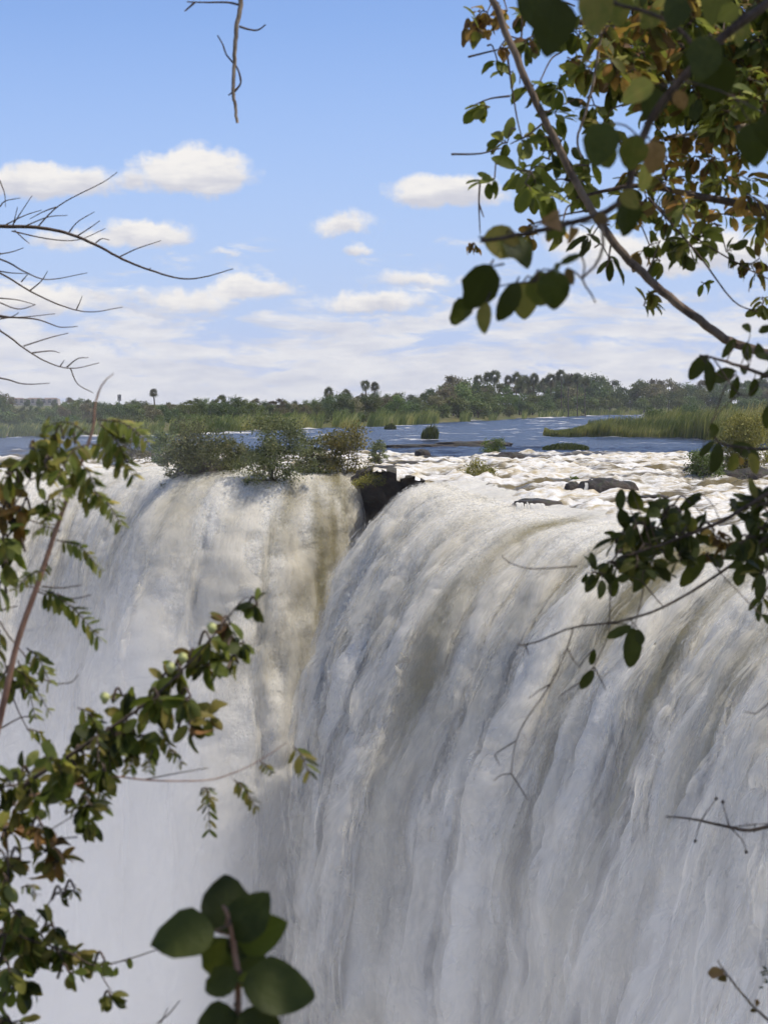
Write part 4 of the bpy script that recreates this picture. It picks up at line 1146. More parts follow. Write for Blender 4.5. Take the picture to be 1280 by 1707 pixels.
GREEN = ['g', 'l', 'l', 'g', 'o', 'g']; DEEP = ['d', 'g', 'd', 'o', 'g', 'g', 'b', 'l', 'l']; FALLC = ['r', 'r', 'y', 'b', 'r', 'l', 'y']; BRWN = ['b', 'b', 'r', 'o']; OLV = ['o', 'd', 'o', 'b', 'g', 'y', 'l', 'r']  # extra pale leaves in the green mixes stand in for sunlit ones
K = ['oval', 'obovate', 'long']
# (x, y, radius, leaves, leaf length, colours)
C1 = [(790, 40, 22, 9, 26, BRWN), (812, 20, 22, 9, 26, ['r', 'b', 'r']), (845, 18, 26, 10, 26, ['r', 'b', 'y']), (805, 55, 16, 5, 24, BRWN), (832, 80, 14, 5, 26, BRWN), (828, 98, 14, 3, 28, ['l', 'g']),
      (855, 118, 12, 3, 30, ['l']), (812, 180, 20, 5, 34, GREEN), (845, 238, 24, 9, 34, GREEN), (868, 232, 24, 9, 36, GREEN), (824, 298, 16, 6, 34, ['g', 'l']), (882, 285, 34, 12, 40, ['g', 'g', 'l']), (905, 320, 36, 14, 42, ['g', 'g', 'l', 'd']),
      (875, 305, 18, 4, 44, ['g']), (940, 300, 30, 10, 40, ['g', 'l']), (968, 300, 26, 9, 40, ['g', 'l']), (900, 135, 26, 8, 34, ['g', 'd', 'l']), (925, 190, 26, 9, 32, GREEN), (935, 150, 26, 9, 34, ['g', 'l', 'd']), (940, 230, 24, 8, 34, ['g', 'd', 'l']),
      (920, 255, 20, 7, 36, ['g', 'd']), (890, 60, 30, 10, 32, DEEP), (915, 20, 34, 12, 32, DEEP), (880, 25, 26, 9, 30, OLV), (965, 60, 40, 16, 32, ['g', 'l', 'y', 'd', 'b']), (985, 120, 36, 15, 34, ['g', 'l', 'y', 'b']), (990, 175, 30, 11, 34, DEEP),
      (965, 120, 28, 9, 34, ['l', 'y', 'g']), (945, 95, 26, 9, 32, ['b', 'r', 'o', 'g']), (1000, 215, 24, 8, 36, DEEP), (985, 270, 26, 9, 38, ['g', 'l', 'd']),
      (985, 395, 16, 5, 40, ['g', 'd']), (1012, 425, 12, 3, 40, ['d']), (895, 378, 14, 6, 18, BRWN), (790, 405, 14, 7, 15, BRWN), (875, 395, 16, 6, 22, BRWN + ['o']), (935, 380, 16, 5, 24, BRWN + ['g']),
      (1080, 485, 14, 6, 24, ['o', 'b']), (1072, 510, 14, 5, 30, ['d', 'o']), (1100, 435, 18, 7, 30, ['d', 'g', 'o']), (1108, 400, 24, 9, 34, ['l', 'g', 'd']), (1150, 410, 30, 12, 34, ['d', 'o', 'g']), (1170, 395, 22, 8, 34, ['g', 'l']),
      (1210, 420, 16, 5, 28, ['d']), (1168, 470, 8, 2, 24, ['g']), (1250, 440, 30, 14, 26, ['b', 'o', 'b']), (1272, 505, 18, 8, 30, ['d', 'o']), (1215, 300, 14, 4, 38, ['r', 'y']), (1242, 325, 12, 3, 34, ['r'])]
for x in range(1110, 1245, 24):
    C1.append((x, 232 + T.rs.randint(-8, 8), 20, 8, 26, FALLC)); C1.append((x, 268 + T.rs.randint(-10, 10), 22, 8, 28, FALLC + ['o', 'l']))
for y in range(0, 190, 27):     # dense upper right
    for x in range(1015, 1420, 30):
        if y > 130 and 1075 < x < 1110: continue
        if y > 150 and x < 1050: continue
        C1.append((x + T.rs.randint(-12, 12), y + T.rs.randint(-12, 12), 30, 16, 34, DEEP if T.rs.rand() < .7 else ['b', 'r', 'o', 'y']))
for y in range(300, 420, 26):   # lower right mass
    for x in range(1050, 1420, 32):
        if y > 370 and T.rs.rand() < .5: continue
        if T.rs.rand() < .2: continue
        C1.append((x + T.rs.randint(-12, 12), y + T.rs.randint(-10, 10), 26, 10, 28, OLV if T.rs.rand() < .6 else FALLC))
for x in range(1180, 1300, 30): C1.append((x, 190 + T.rs.randint(-10, 14), 20, 6, 32, ['d', 'd', 'o', 'b']))
for (x, y, r, n, l, cols) in C1:
    T.cluster(x, y, r, n, D0 + T.rs.uniform(.12, .75), l, K if l > 26 else ['oval', 'dry', 'obovate'], cols, (x + T.rs.randint(-40, 50), y - T.rs.randint(10, 50)) if T.rs.rand() < .6 else None)
T.finish()

# ------------------------------------------------------------------ nearer branch with large soft leaves
N = Plant('near_branch_shrub', 'close shrub branch with large dark olive leaves against sky', 'shrub', (1.35, 2.2, 3.2), 102)
DN = 3.3
N.branch([(1.35, 2.2, 3.15), (1.36, 2.4, 4.4), (1.2, 2.8, 5.6)] + pts(DN, (1420, -60), (1260, 20), (1170, 95), (1090, 190), (1060, 260), (1045, 320), (1010, 352), (930, 378), (860, 392), (800, 402)), .0095, .0030, M_TWIG, 'branch', 8, 60)
N.branch(pts(DN, (1170, 95), (1120, 40), (1040, 10), (930, -10), (860, -40)), .004, .002, M_TWIG, 'branch', 7)
N.twig(pts(DN, (1000, 360), (1005, 410), (990, 445), (970, 465), (985, 490), (992, 505)), .0028, .0012, M_PALETWIG, 14)
N.twig(pts(DN, (890, 470), (860, 472), (826, 478)), .0016, .001, None, 6)
N.twig(pts(DN, (840, 440), (815, 445)), .002, .001, None, 4)
BIG = [  # base px, tip px, colour, kind
    ((925, -5), (915, 112), 'd', 'broad'), ((985, -20), (1000, 70), 'o', 'broad'), ((1025, -20), (1040, 60), 'o', 'broad'), ((880, -20), (905, 60), 'd', 'broad'), ((1010, 205), (985, 290), 'd', 'broad'), ((1000, 235), (1020, 295), 'o', 'broad'),
    ((1090, 140), (1020, 170), 'y', 'broad'), ((1100, 150), (1070, 205), 'd', 'broad'), ((1130, 150), (1140, 190), 'b', 'broad'), ((1190, 90), (1195, 195), 'd', 'broad'), ((1180, 60), (1160, 150), 'd', 'broad'), ((1230, 30), (1240, 90), 'o', 'broad'),
    ((1215, 70), (1215, 40), 'y', 'oval'), ((1060, 225), (1045, 300), 'o', 'broad'), ((1085, 235), (1095, 300), 'b', 'broad'), ((1075, 270), (1072, 330), 'y', 'oval'), ((1040, 330), (1060, 410), 'd', 'broad'), ((1035, 320), (1070, 350), 'o', 'broad'), ((1250, 205), (1262, 290), 'd', 'broad'), ((1275, 190), (1290, 260), 'd', 'broad'),
    ((1230, 10), (1190, 40), 'y', 'broad'), ((1100, 20), (1060, 50), 'o', 'broad'), ((1130, -10), (1120, 60), 'd', 'broad'), ((1200, -20), (1180, 50), 'o', 'broad'),
    ((806, 395), (892, 418), 'o', 'broad'), ((845, 392), (888, 455), 'd', 'broad'), ((940, 370), (905, 405), 'o', 'broad'), ((952, 378), (958, 400), 'b', 'dry'),
    ((818, 442), (770, 530), 'd', 'broad'), ((788, 505), (736, 546), 'd', 'dry'), ((810, 505), (804, 562), 'o', 'oval'), ((862, 470), (828, 548), 'd', 'oval'), ((872, 470), (878, 548), 'o', 'broad'), ((918, 450), (930, 532), 'd', 'broad'), ((900, 452), (905, 530), 'o', 'broad'),
    ((968, 425), (925, 440), 'd', 'long'), ((945, 447), (955, 478), 'b', 'oval'), ((935, 440), (915, 460), 'd', 'oval'), ((990, 370), (1030, 350), 'b', 'dry'), ((900, 372), (960, 368), 'b', 'dry')]
for a, b, c, k in BIG:
    dd = DN + N.rs.normal(0, .12); A = P(a[0], a[1], dd); B = P(b[0], b[1], dd + N.rs.normal(0, .02)); v = B - A
    N.leaf(A, v, Vector((N.rs.normal(0, .3), -1, .35 + N.rs.normal(0, .25))), v.length * .86, k, c)
    N.petiole(A, v)
N.finish()

# ------------------------------------------------------------------ climber with oblong leaves and wiry twigs, right middle
DC = 4.6
Cb = Plant('oblong_leaf_climber', 'dark climber with oblong leaves and wiry bare twigs over the crest', 'climber', (1.75, 3.4, 3.2), 103)
Cb.dens = 1.45; Cb.big = 1.08
Cb.branch([(1.75, 3.4, 3.1), (1.7, 3.7, 4.2), (1.5, 4.1, 4.9)] + pts(DC, (1420, 800), (1330, 850), (1270, 900), (1200, 955), (1105, 1012), (1030, 1036), (955, 1046), (900, 1068), (870, 1076)), .0050, .0014, M_TWIG, 'branch', 7, 50)
Cb.branch([Vector((1.66, 3.8, 4.5))] + pts(DC, (1440, 690), (1340, 650), (1260, 620), (1200, 600), (1165, 592)), .007, .002, M_TWIG, 'branch', 6)
Cb.branch(pts(DC, (1420, 800), (1300, 815), (1200, 870), (1110, 905), (1030, 930)), .006, .0022, M_TWIG, 'branch', 6)
Cb.branch(pts(DC, (1340, 650), (1300, 740), (1230, 745), (1195, 735), (1185, 710)), .004, .0016, M_TWIG, 'branch', 6)
for q in ([(1018, 960), (1015, 1040), (1012, 1062), (990, 1110), (978, 1120)], [(1075, 960), (1068, 1000), (1056, 1050)], [(1070, 970), (1095, 1000), (1105, 1012)], [(955, 1046), (945, 1080), (918, 1140), (890, 1180), (865, 1220), (855, 1260), (852, 1290)],
          [(852, 1290), (868, 1315), (880, 1335)], [(852, 1290), (835, 1292), (822, 1302)], [(860, 1235), (838, 1248), (824, 1258)], [(824, 1258), (832, 1275)], [(918, 1140), (900, 1150), (880, 1165)], [(945, 1080), (955, 1100), (965, 1112)], [(870, 1076), (862, 1074)], [(876, 1078), (881, 1092)],
          [(962, 944), (900, 948), (872, 946), (846, 936), (836, 925)], [(978, 1130), (940, 1155), (930, 1165)], [(990, 1112), (1002, 1135), (1010, 1152)], [(1210, 640), (1195, 680), (1185, 705), (1170, 745)], [(1165, 592), (1190, 620), (1215, 635)], [(1190, 600), (1240, 660), (1290, 600)]):
    Cb.twig(pts(DC + Cb.rs.normal(0, .04), *q), .0016, .0009, None, 12)
DK = ['d', 'd', 'd', 'd', 'o']
OBL = [((1178, 592), (1148, 632), 'd'), ((1180, 600), (1184, 652), 'd'), ((1226, 618), (1184, 634), 'd'), ((1228, 626), (1222, 666), 'd'), ((1232, 610), (1250, 622), 'd'), ((1257, 630), (1254, 664), 'd'), ((1290, 620), (1260, 628), 'd'), ((1225, 565), (1205, 594), 'd'), ((1245, 570), (1243, 604), 'd'), ((1262, 572), (1268, 598), 'd'), ((1250, 555), (1238, 535), 'd'), ((1290, 548), (1262, 548), 'd'), ((1285, 600), (1262, 590), 'd'),
       ((1185, 705), (1195, 738), 'd'), ((1195, 738), (1192, 790), 'd'), ((1190, 735), (1165, 760), 'd'), ((1218, 742), (1268, 758), 'd'), ((1225, 755), (1218, 790), 'o'), ((1250, 755), (1262, 790), 'o'), ((1282, 675), (1276, 715), 'd'), ((1232, 762), (1238, 776), 'r'),
       ((1168, 822), (1136, 848), 'd'), ((1140, 845), (1150, 876), 'd'), ((1035, 815), (1032, 848), 'd'), ((1052, 815), (1066, 862), 'd'), ((1080, 850), (1110, 830), 'd'), ((1075, 860), (1105, 850), 'd'), ((1175, 925), (1134, 978), 'd'), ((1180, 925), (1215, 945), 'd'), ((1215, 948), (1235, 935), 'd'), ((1240, 938), (1272, 968), 'd'), ((1262, 965), (1266, 1006), 'd'),
       ((1268, 1025), (1290, 1040), 'd'), ((1020, 955), (1024, 1000), 'd'), ((1050, 962), (1030, 966), 'd'), ((1070, 950), (1060, 985), 'd'), ((1075, 950), (1095, 962), 'd'), ((978, 955), (970, 972), 'd'), ((1052, 1044), (1012, 1062), 'd'), ((1054, 1046), (1052, 1112), 'd'), ((1062, 1048), (1070, 1072), 'd'), ((990, 1082), (984, 1112), 'd'), ((990, 1118), (966, 1148), 'd'), ((1215, 832), (1232, 846), 'd'), ((1155, 838), (1168, 822), 'd')]
for a, b, c in OBL:
    dd = DC + Cb.rs.normal(0, .08); A = P(a[0], a[1], dd); B = P(b[0], b[1], dd + Cb.rs.normal(0, .015)); v = B - A
    Cb.leaf(A, v, Vector((Cb.rs.normal(0, .25), -1, .3 + Cb.rs.normal(0, .2))), v.length * 1.05, 'obovate' if v.length < .04 else ('long' if Cb.rs.rand() < .6 else 'oval'), c)
    Cb.petiole(A, v, .0010)
for (x, y, r, n) in [(1025, 905, 18, 5), (1050, 890, 24, 9), (1075, 905, 28, 12), (1095, 880, 26, 11), (1115, 905, 28, 12), (1060, 925, 24, 10), (1020, 935, 18, 6), (1000, 955, 18, 6), (1135, 890, 24, 10), (1130, 925, 20, 7), (1085, 935, 24, 10), (1160, 890, 20, 8), (1105, 860, 22, 7), (1120, 845, 16, 5),
                     (1250, 860, 26, 10), (1270, 880, 26, 12), (1245, 895, 24, 10), (1275, 920, 26, 11), (1255, 930, 24, 9), (1275, 840, 20, 8), (1275, 955, 16, 5), (1272, 990, 12, 3), (1225, 910, 18, 6)]:
    Cb.cluster(x, y, r, n, DC + .1, 33, ['oval', 'long', 'obovate'], DK, (x + 30, y - 6), .35, .1)
for (x, y, r, n) in [(1195, 895, 14, 8), (1210, 915, 14, 8), (1180, 920, 12, 5)]:
    Cb.cluster(x, y, r, n, DC + .1, 17, ['oval', 'dry'], ['b', 'r', 'b'], None, .4, .1)
Cb.finish()

# ------------------------------------------------------------------ bare twigs, right lower
B1 = Plant('wiry_twig_shrub', 'leafless wiry twigs with small buds before the near curtain', 'shrub', (1.5, 3.9, 3.0), 104)
B1.branch([(1.5, 3.9, 2.9), (1.25, 4.1, 3.7)] + pts(4.4, (1400, 1340), (1300, 1372), (1250, 1384), (1212, 1378), (1168, 1368), (1135, 1363), (1108, 1362)), .006, .0014, M_TWIG, 'branch', 6, 30)
for q in ([(1168, 1368), (1180, 1350), (1193, 1331)], [(1168, 1368), (1162, 1385), (1158, 1402)], [(1215, 1378), (1208, 1355), (1204, 1334)], [(1215, 1378), (1236, 1400), (1243, 1420)], [(1222, 1378), (1260, 1374), (1300, 1372)], [(1256, 1384), (1258, 1374)], [(1290, 1165), (1272, 1180), (1258, 1190)], [(1258, 1190), (1240, 1186)]):
    B1.twig(pts(4.4, *q), .0014, .0009, None, 8)
for (x, y) in [(1193, 1331), (1158, 1402), (1204, 1337), (1243, 1420), (1257, 1384)]:
    c = P(x, y, 4.4) - B1.base; m = MB(); m.tube([c + Vector((0, 0, -.004)), c, c + Vector((0, 0, .004))], [.0015, .0042, .0012], 7); add('bud', m.mesh('bud'), M_TWIG, B1.root)
B1.finish()
B2 = Plant('dry_leaf_stem', 'thin grey stem with two withered brown leaves', 'shrub', (1.05, 3.6, 3.0), 105)
B2.branch([(1.05, 3.6, 2.9)] + pts(4.2, (1420, 1800), (1330, 1740), (1270, 1692), (1235, 1655), (1205, 1616), (1196, 1600)), .005, .0011, M_PALETWIG, 'branch', 6, 24)
for a, b, k in [((1207, 1622), (1184, 1620), 'dry'), ((1208, 1624), (1200, 1640), 'dry'), ((1258, 1680), (1252, 1690), 'dry'), ((1260, 1678), (1262, 1668), 'dry')]:
    A = P(a[0], a[1], 4.2); B = P(b[0], b[1], 4.2); B2.leaf(A, B - A, Vector((.2, -1, .4)), (B - A).length * 1.3, k, 'b')
for i in range(14):
    x, y = 1268 + B2.rs.uniform(0, 24), 1610 + B2.rs.uniform(0, 40); A = P(x, y, 4.2); B2.leaf(A, Vector((-.5, 0, B2.rs.normal(0, .6))), Vector((0, -1, .5)), .011, 'leaflet', 'd')
B2.finish()

# ------------------------------------------------------------------ bare tree at the left, with the hanging twig
DB = 9.0
Lf = Plant('bare_tree', 'leafless grey tree reaching thin arching twigs across the sky', 'tree', (-3.4, 4.6, 3.1), 106)
Lf.branch([(-3.4, 4.6, 2.9), (-3.3, 4.8, 4.6), (-3.1, 5.6, 6.2), (-2.7, 6.4, 7.8), (-1.6, 7.0, 8.2), (-.6, 7.0, 8.0)], .09, .02, M_BRANCH, 'trunk', 9, 30)
Lf.branch([Vector((-3.2, 5.2, 5.6))] + pts(DB, (-160, 370), (-60, 372), (0, 377), (60, 379), (110, 388), (160, 408), (205, 432), (250, 450), (300, 464), (340, 462), (389, 448)), .0105, .0018, M_TWIG, 'branch', 7, 60)
Lf.branch([Vector((-3.2, 5.2, 5.4))] + pts(DB, (-120, 400), (0, 455), (50, 485), (105, 510), (150, 520), (205, 512)), .0055, .0014, M_TWIG, 'branch', 6, 40)
Lf.branch([Vector((-3.25, 5.1, 5.2))] + pts(DB, (-120, 480), (0, 551), (40, 580), (80, 604), (120, 614), (166, 605)), .0055, .0014, M_TWIG, 'branch', 6, 40)
Lf.branch([Vector((-3.25, 5.0, 5.0))] + pts(DB, (-120, 610), (0, 630), (40, 640), (84, 639)), .0055, .0014, M_TWIG, 'branch', 6, 30)
Lf.branch([Vector((-3.2, 5.3, 5.5))] + pts(DB, (-100, 410), (0, 432), (40, 452), (80, 466), (146, 455)), .0055, .0014, M_TWIG, 'branch', 6, 30)
Lf.branch([Vector((-3.2, 5.2, 5.3))] + pts(DB, (-100, 520), (0, 528), (60, 532), (100, 545), (130, 544)), .0055, .0014, M_TWIG, 'branch', 6, 30)
for q in ([(62, 380), (90, 350), (120, 330), (172, 304), (196, 287)], [(20, 378), (35, 355), (54, 326)], [(115, 388), (130, 370), (158, 353)], [(200, 428), (230, 414), (269, 401)], [(20, 385), (80, 398), (130, 400), (176, 381)], [(0, 380), (40, 360), (70, 350)], [(40, 378), (80, 362), (113, 359)],
          [(130, 393), (150, 380), (167, 368)], [(160, 405), (170, 398), (183, 400)], [(25, 384), (40, 398), (50, 406)], [(0, 345), (10, 335), (35, 330)], [(-10, 425), (20, 420), (40, 413)], [(50, 485), (70, 468), (80, 452)], [(128, 516), (133, 505), (138, 493)], [(0, 497), (30, 500), (60, 508)], [(-10, 500), (30, 515), (60, 508)],
          [(-10, 524), (30, 529), (92, 523)], [(0, 532), (20, 528), (32, 521)], [(40, 577), (80, 564), (115, 555)], [(55, 588), (85, 585), (100, 588)], [(112, 612), (130, 598), (148, 596)], [(118, 614), (130, 640), (156, 655)], [(36, 470), (48, 456)], [(0, 452), (20, 455), (45, 456)], [(95, 345), (75, 352), (50, 365)], [(100, 612), (108, 600)], [(250, 449), (252, 446)],
          [(0, 300), (8, 322), (10, 345)], [(22, 378), (30, 345)]):
    Lf.twig(pts(DB + Lf.rs.normal(0, .15), *q), .0030, .0014, None, 12)
DT = 7.0
Lf.branch([Vector((-.62, 7.0, 8.0)), Vector((-.5, 7.0, 7.2))] + pts(DT, (402, -120), (401, -20), (401, 10), (395, 42), (392, 75), (391, 105), (389, 150), (392, 175), (396, 205)), .0095, .0046, M_PALETWIG, 'branch', 8, 50)
for q in ([(401, 9), (380, 4), (345, 4), (312, 3)], [(325, 4), (308, 19)], [(399, 44), (415, 49), (430, 50), (443, 41)], [(389, 155), (400, 142), (401, 130), (395, 112), (378, 92), (372, 75), (363, 59)], [(395, 148), (381, 159)]):
    Lf.twig(pts(DT, *q), .0038, .0020, None, 12)
Lf.finish()

# ------------------------------------------------------------------ feathery shrub, far left: pinkish stem, pinnate leaves
DP = 4.2
Pn = Plant('feathery_shrub', 'shrub with a pinkish upright stem and feathery compound leaves', 'shrub', (-1.15, 3.6, 3.1), 107)
Pn.dens = 1.5; Pn.big = 1.05
Pn.branch([(-1.15, 3.6, 3.0)] + pts(DP, (-60, 1420), (-20, 1280), (5, 1180), (30, 1070), (65, 970), (95, 880), (120, 810), (140, 760), (155, 715), (160, 670), (172, 640), (190, 622)), .0085, .0008, M_REDSTEM, 'stem', 8, 60)
GP = ['g', 'l', 'o', 'g', 'l', 'y']
for a, b, n, l in [((150, 725), (75, 712), 7, 24), ((165, 700), (250, 740), 12, 30), ((165, 705), (225, 800), 12, 32), ((150, 740), (205, 780), 10, 32), ((150, 740), (95, 800), 10, 32), ((138, 770), (110, 815), 8, 28), ((138, 775), (165, 835), 10, 32), ((128, 800), (150, 850), 8, 28), ((150, 815), (205, 880), 12, 26), ((118, 810), (95, 845), 7, 24),
                   ((100, 885), (55, 890), 8, 18), ((95, 900), (172, 955), 12, 24), ((75, 950), (25, 985), 9, 20), ((80, 940), (70, 965), 6, 16), ((60, 985), (170, 1070), 16, 30), ((75, 985), (120, 1020), 7, 24), ((45, 1080), (85, 1140), 9, 28), ((30, 1100), (60, 1200), 10, 22), ((0, 1050), (-5, 1140), 8, 24), ((45, 1215), (95, 1255), 8, 22), ((20, 1110), (85, 1190), 8, 20), ((100, 860), (75, 870), 5, 18)]:
    Pn.pinnate(a, b, n, l, DP + Pn.rs.normal(0, .06), GP)
YO = ['o', 'y', 'l', 'y', 'l', 'o', 'g']
for (x, y, r, n, l, c) in [(50, 745, 22, 8, 34, YO), (85, 735, 20, 6, 32, ['y', 'o', 'l']), (35, 775, 22, 8, 34, ['d', 'g', 'o']), (20, 790, 16, 6, 34, YO), (75, 770, 22, 7, 32, ['d', 'o', 'y']), (100, 775, 16, 5, 30, YO), (8, 808, 10, 4, 32, ['b', 'r', 'd']), (95, 718, 14, 4, 24, ['o', 'y']), (115, 725, 10, 3, 22, ['o']),
                           (8, 845, 18, 7, 32, ['r', 'y', 'o', 'b']), (40, 840, 16, 5, 30, ['y', 'l', 'r']), (15, 870, 16, 6, 34, ['d', 'r', 'g']), (80, 835, 18, 7, 26, ['l', 'g', 'o']), (30, 905, 20, 7, 40, ['g', 'l', 'd', 'o']), (5, 900, 16, 6, 36, YO), (5, 945, 14, 4, 40, ['g', 'l', 'o']), (0, 975, 10, 3, 38, ['l']), (30, 1140, 22, 8, 34, ['d', 'g', 'o']), (10, 1120, 14, 4, 32, ['d', 'l'])]:
    Pn.cluster(x, y, r, n, DP + .1, l, ['oval', 'obovate'], c, (x + 12, y + 14), .6, .06)
for q in ([(20, 850), (35, 825), (50, 800)], [(50, 800), (90, 785), (110, 780)], [(35, 860), (65, 872), (100, 875)], [(0, 930), (35, 970), (75, 985)], [(70, 978), (105, 980), (137, 975)], [(95, 990), (120, 998), (152, 992)], [(0, 1035), (15, 1060), (40, 1090), (60, 1120), (85, 1138), (118, 1138), (130, 1125)], [(-10, 1060), (10, 1110), (25, 1170), (50, 1220), (85, 1258)], [(0, 1018), (30, 1010)], [(0, 1215), (40, 1195), (75, 1200)]):
    Pn.twig(pts(DP + .15, *q), .0019, .0010, None, 14)
Pn.finish()

# ------------------------------------------------------------------ leafy creeper, lower left
DL = 4.0
Cr = Plant('lower_left_creeper', 'tangled creeper with mixed green and rusty leaves over mist', 'creeper', (-1.25, 3.2, 3.1), 108)
Cr.dens = 1.7; Cr.big = 1.08
Cr.branch([(-1.25, 3.2, 3.0)] + pts(DL, (-120, 1500), (-30, 1380), (40, 1310), (100, 1270), (160, 1230), (220, 1190), (270, 1150), (320, 1100), (360, 1055), (400, 1005), (415, 994)), .0055, .0009, M_TWIG, 'stem', 7, 50)
Cr.branch(pts(DL, (40, 1330), (120, 1310), (185, 1295), (240, 1300), (300, 1302), (360, 1298), (420, 1275), (478, 1238)), .0022, .0008, M_REDSTEM, 'stem', 6, 36)
Cr.branch([Vector((-1.22, 3.3, 3.3))] + pts(DL, (-100, 1640), (0, 1560), (60, 1570), (120, 1590), (160, 1610), (210, 1600), (260, 1584), (310, 1570)), .0035, .0009, M_TWIG, 'stem', 6, 36)
Cr.branch([Vector((-1.23, 3.25, 3.2))] + pts(DL, (-60, 1760), (-20, 1660), (10, 1560), (15, 1460), (10, 1380)), .0035, .002, M_TWIG, 'stem', 6, 24)
MX = ['o', 'g', 'o', 'g', 'l', 'd', 'y']; MR = ['b', 'o', 'r', 'y', 'o']
for (x, y, r, n, l, c) in [(20, 1310, 26, 9, 34, ['d', 'g', 'o']), (50, 1290, 26, 10, 34, ['d', 'g', 'l']), (85, 1275, 26, 10, 36, MX), (110, 1300, 22, 8, 32, MX), (140, 1255, 26, 10, 34, MX), (125, 1275, 20, 7, 34, MR), (165, 1240, 26, 11, 36, MX), (190, 1225, 26, 10, 36, ['d', 'g', 'l']), (215, 1205, 24, 9, 36, ['d', 'g', 'o']), (230, 1230, 20, 7, 36, MX), (175, 1280, 22, 8, 34, ['o', 'd', 'g']),
                           (205, 1160, 16, 4, 24, ['g', 'o']), (245, 1180, 18, 7, 34, ['d', 'g']), (265, 1160, 20, 8, 36, ['g', 'o']), (285, 1135, 20, 8, 34, ['g', 'd', 'o']), (280, 1185, 16, 6, 32, ['o', 'r', 'd']), (305, 1120, 18, 7, 34, ['g', 'o']), (318, 1160, 18, 5, 36, ['l', 'g', 'd']), (315, 1205, 18, 7, 34, ['o', 'b', 'o']), (345, 1195, 14, 4, 28, ['o', 'b']), (330, 1095, 18, 7, 34, ['d', 'g', 'b']), (345, 1105, 16, 6, 36, ['d', 'g', 'o']),
                           (350, 1065, 18, 6, 32, ['l', 'g', 'y']), (385, 1040, 14, 4, 36, ['o', 'b']), (395, 1075, 18, 5, 32, ['d', 'g', 'l']), (398, 1105, 14, 4, 34, ['y', 'o', 'd']), (430, 1008, 16, 6, 28, ['d', 'g', 'l']), (60, 1330, 22, 8, 34, ['g', 'l', 'o', 'd']), (30, 1350, 22, 8, 32, MR + ['l']), (70, 1375, 16, 6, 32, ['l', 'd', 'b']), (20, 1390, 20, 7, 30, MR), (75, 1420, 22, 9, 32, ['r', 'b', 'o']), (95, 1435, 16, 6, 32, ['o', 'r']),
                           (35, 1425, 12, 3, 28, ['b', 'r']), (10, 1430, 22, 9, 34, MX + ['o']), (12, 1465, 18, 6, 30, ['o', 'g', 'l']), (150, 1340, 20, 8, 30, ['g', 'o', 'd']), (148, 1368, 16, 6, 26, ['g', 'd', 'o']), (128, 1345, 14, 4, 24, MX), (8, 1500, 20, 7, 32, ['o', 'l', 'd']), (25, 1520, 22, 9, 34, MX + ['o']), (50, 1545, 24, 10, 36, ['o', 'd', 'o', 'g']), (75, 1570, 24, 10, 34, ['o', 'd', 'g']), (15, 1560, 22, 9, 34, MX), (40, 1580, 22, 8, 34, MX), (90, 1545, 20, 7, 30, ['d', 'o']),
                           (100, 1590, 20, 8, 30, ['d', 'g', 'o']), (125, 1590, 18, 7, 28, ['g', 'o']), (145, 1600, 16, 6, 28, ['g', 'o']), (115, 1620, 12, 3, 26, ['g', 'o']), (15, 1610, 20, 8, 32, MX), (25, 1650, 20, 8, 32, MX + ['y']), (10, 1690, 22, 8, 32, MX + ['l', 'y']), (40, 1640, 12, 4, 26, ['d']), (20, 1705, 20, 7, 32, ['o', 'b', 'l']), (105, 1490, 8, 2, 22, ['d']), (125, 1480, 10, 3, 20, ['o', 'd']), (188, 1665, 14, 5, 24, ['d', 'o']), (175, 1600, 10, 3, 26, ['g', 'l'])]:
    Cr.cluster(x, y, r, n, DL + .05, l, ['oval', 'obovate', 'oval', 'dry'] if 'r' in c or 'b' in c else ['oval', 'obovate'], c, (x - 18, y + 10), .6, .07)
for a, b, n, l in [((130, 1180), (175, 1225), 9, 30), ((150, 1190), (165, 1270), 9, 28), ((180, 1225), (185, 1300), 10, 30), ((345, 1320), (350, 1390), 7, 26), ((335, 1315), (352, 1335), 4, 18), ((390, 1300), (428, 1348), 8, 22), ((490, 1245), (518, 1295), 6, 30), ((435, 1270), (455, 1290), 4, 14), ((265, 1215), (290, 1260), 7, 22), ((255, 1250), (250, 1290), 6, 20), ((285, 1250), (305, 1275), 5, 18), ((225, 1250), (215, 1290), 6, 22), ((150, 1310), (150, 1400), 9, 24), ((35, 1480), (62, 1495), 5, 16), ((165, 1320), (178, 1350), 5, 18)]:
    Cr.pinnate(a, b, n, l, DL + Cr.rs.normal(0, .05), ['g', 'o', 'd', 'o', 'l'], droop=.7)
for q in ([(130, 1395), (90, 1400), (40, 1415), (10, 1420)], [(60, 1395), (90, 1380), (125, 1358)], [(60, 1540), (75, 1515), (100, 1485), (128, 1475)], [(160, 1610), (178, 1640), (195, 1665), (212, 1680)], [(205, 1600), (218, 1608)], [(240, 1300), (290, 1290), (348, 1280)], [(390, 1060), (372, 1070), (345, 1082)], [(262, 1706), (282, 1690), (300, 1668)], [(268, 1706), (280, 1680)]):
    Cr.twig(pts(DL + .05, *q), .0015, .0009, None, 10)
for a, b, k in [((215, 1596), (219, 1618), 'oval'), ((195, 1612), (192, 1632), 'oval'), ((185, 1605), (168, 1608), 'oval')]:
    A = P(a[0], a[1], DL + .05); B = P(b[0], b[1], DL + .05); Cr.leaf(A, B - A, Vector((.2, -1, .3)), (B - A).length, k, 'g')
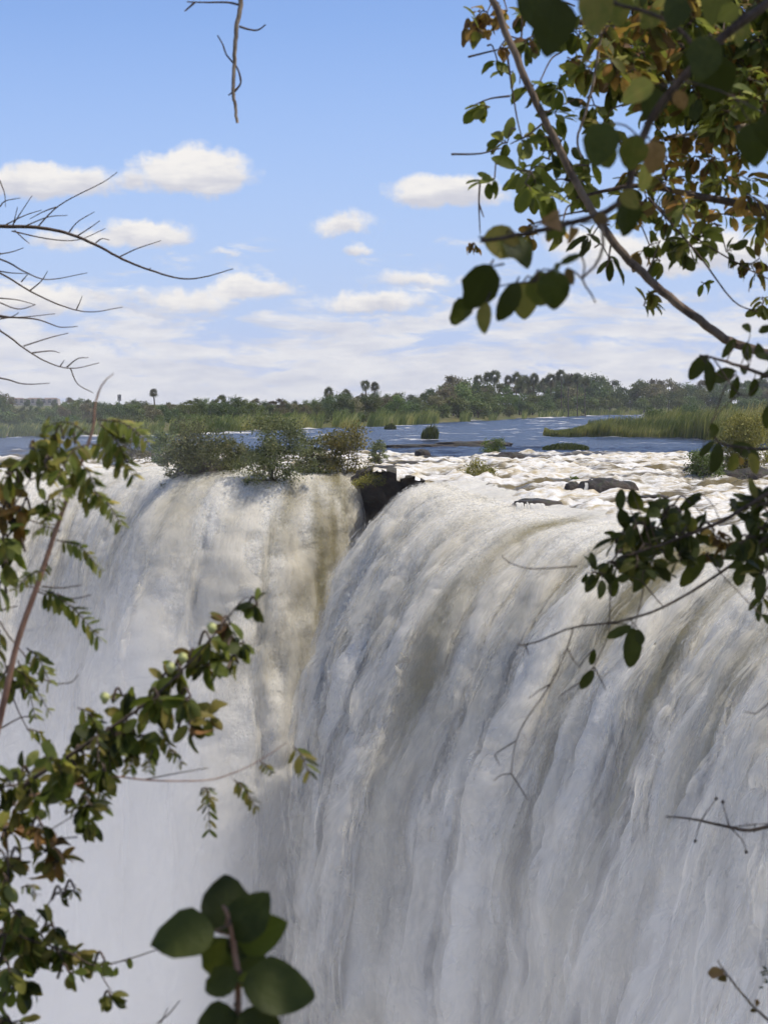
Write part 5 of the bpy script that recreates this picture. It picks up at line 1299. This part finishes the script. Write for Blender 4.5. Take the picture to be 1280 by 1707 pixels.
for (x, y) in [(174, 1164), (284, 1114), (304, 1098), (352, 1048)]:
    c = P(x, y, DL) - Cr.base; m = MB(); m.tube([c + Vector((0, 0, -.010)), c + Vector((.002, 0, 0)), c + Vector((0, 0, .006)), c + Vector((0, 0, .011))], [.003, .009, .009, .003], 8); add('bud', m.mesh('bud'), M_BUD, Cr.root)
Cr.finish()

# ------------------------------------------------------------------ broad-leaved sapling at the bottom
DS = 2.75
Sp = Plant('broad_leaf_sapling', 'sapling with big dark rounded leaves close before the mist', 'sapling', (-.19, 2.75, 3.15), 109)
Sp.branch([(-.19, 2.75, 3.1), (-.185, 2.75, 3.7)] + pts(DS, (395, 1760), (397, 1690), (396, 1620), (388, 1565), (380, 1525), (372, 1510)), .006, .0022, M_REDSTEM, 'stem', 8, 30)
SL = [((376, 1520), (330, 1496), .9, 'd'), ((384, 1560), (372, 1452), 0, 'd'), ((358, 1552), (253, 1560), 0, 'd'), ((390, 1565), (440, 1490), 0, 'd'), ((395, 1570), (470, 1540), 0, 'g'), ((388, 1568), (350, 1630), 0, 'd'), ((395, 1570), (440, 1630), 0, 'd'), ((396, 1600), (400, 1550), 0, 'd'), ((398, 1625), (342, 1650), 0, 'd'), ((405, 1640), (526, 1655), 0, 'd'), ((397, 1630), (430, 1640), 0, 'g'), ((397, 1695), (315, 1715), 0, 'd'), ((400, 1690), (470, 1740), 0, 'd'), ((396, 1720), (360, 1780), 0, 'd')]
for a, b, kk, c in SL:
    dd = DS + Sp.rs.normal(0, .03); A = P(a[0], a[1], dd); B = P(b[0], b[1], dd + Sp.rs.normal(0, .02)); v = B - A
    if kk: continue
    Sp.leaf(A, v, Vector((Sp.rs.normal(0, .2), -1, .55 + Sp.rs.normal(0, .2))), v.length * 1.06, 'broad', c)
    Sp.petiole(A, v, .0014)
for a, b in [((384, 1560), (358, 1552)), ((396, 1600), (405, 1640)), ((380, 1525), (376, 1545))]: Sp.twig(pts(DS, a, b), .0016, .0012, M_REDSTEM, 4)
Sp.finish()
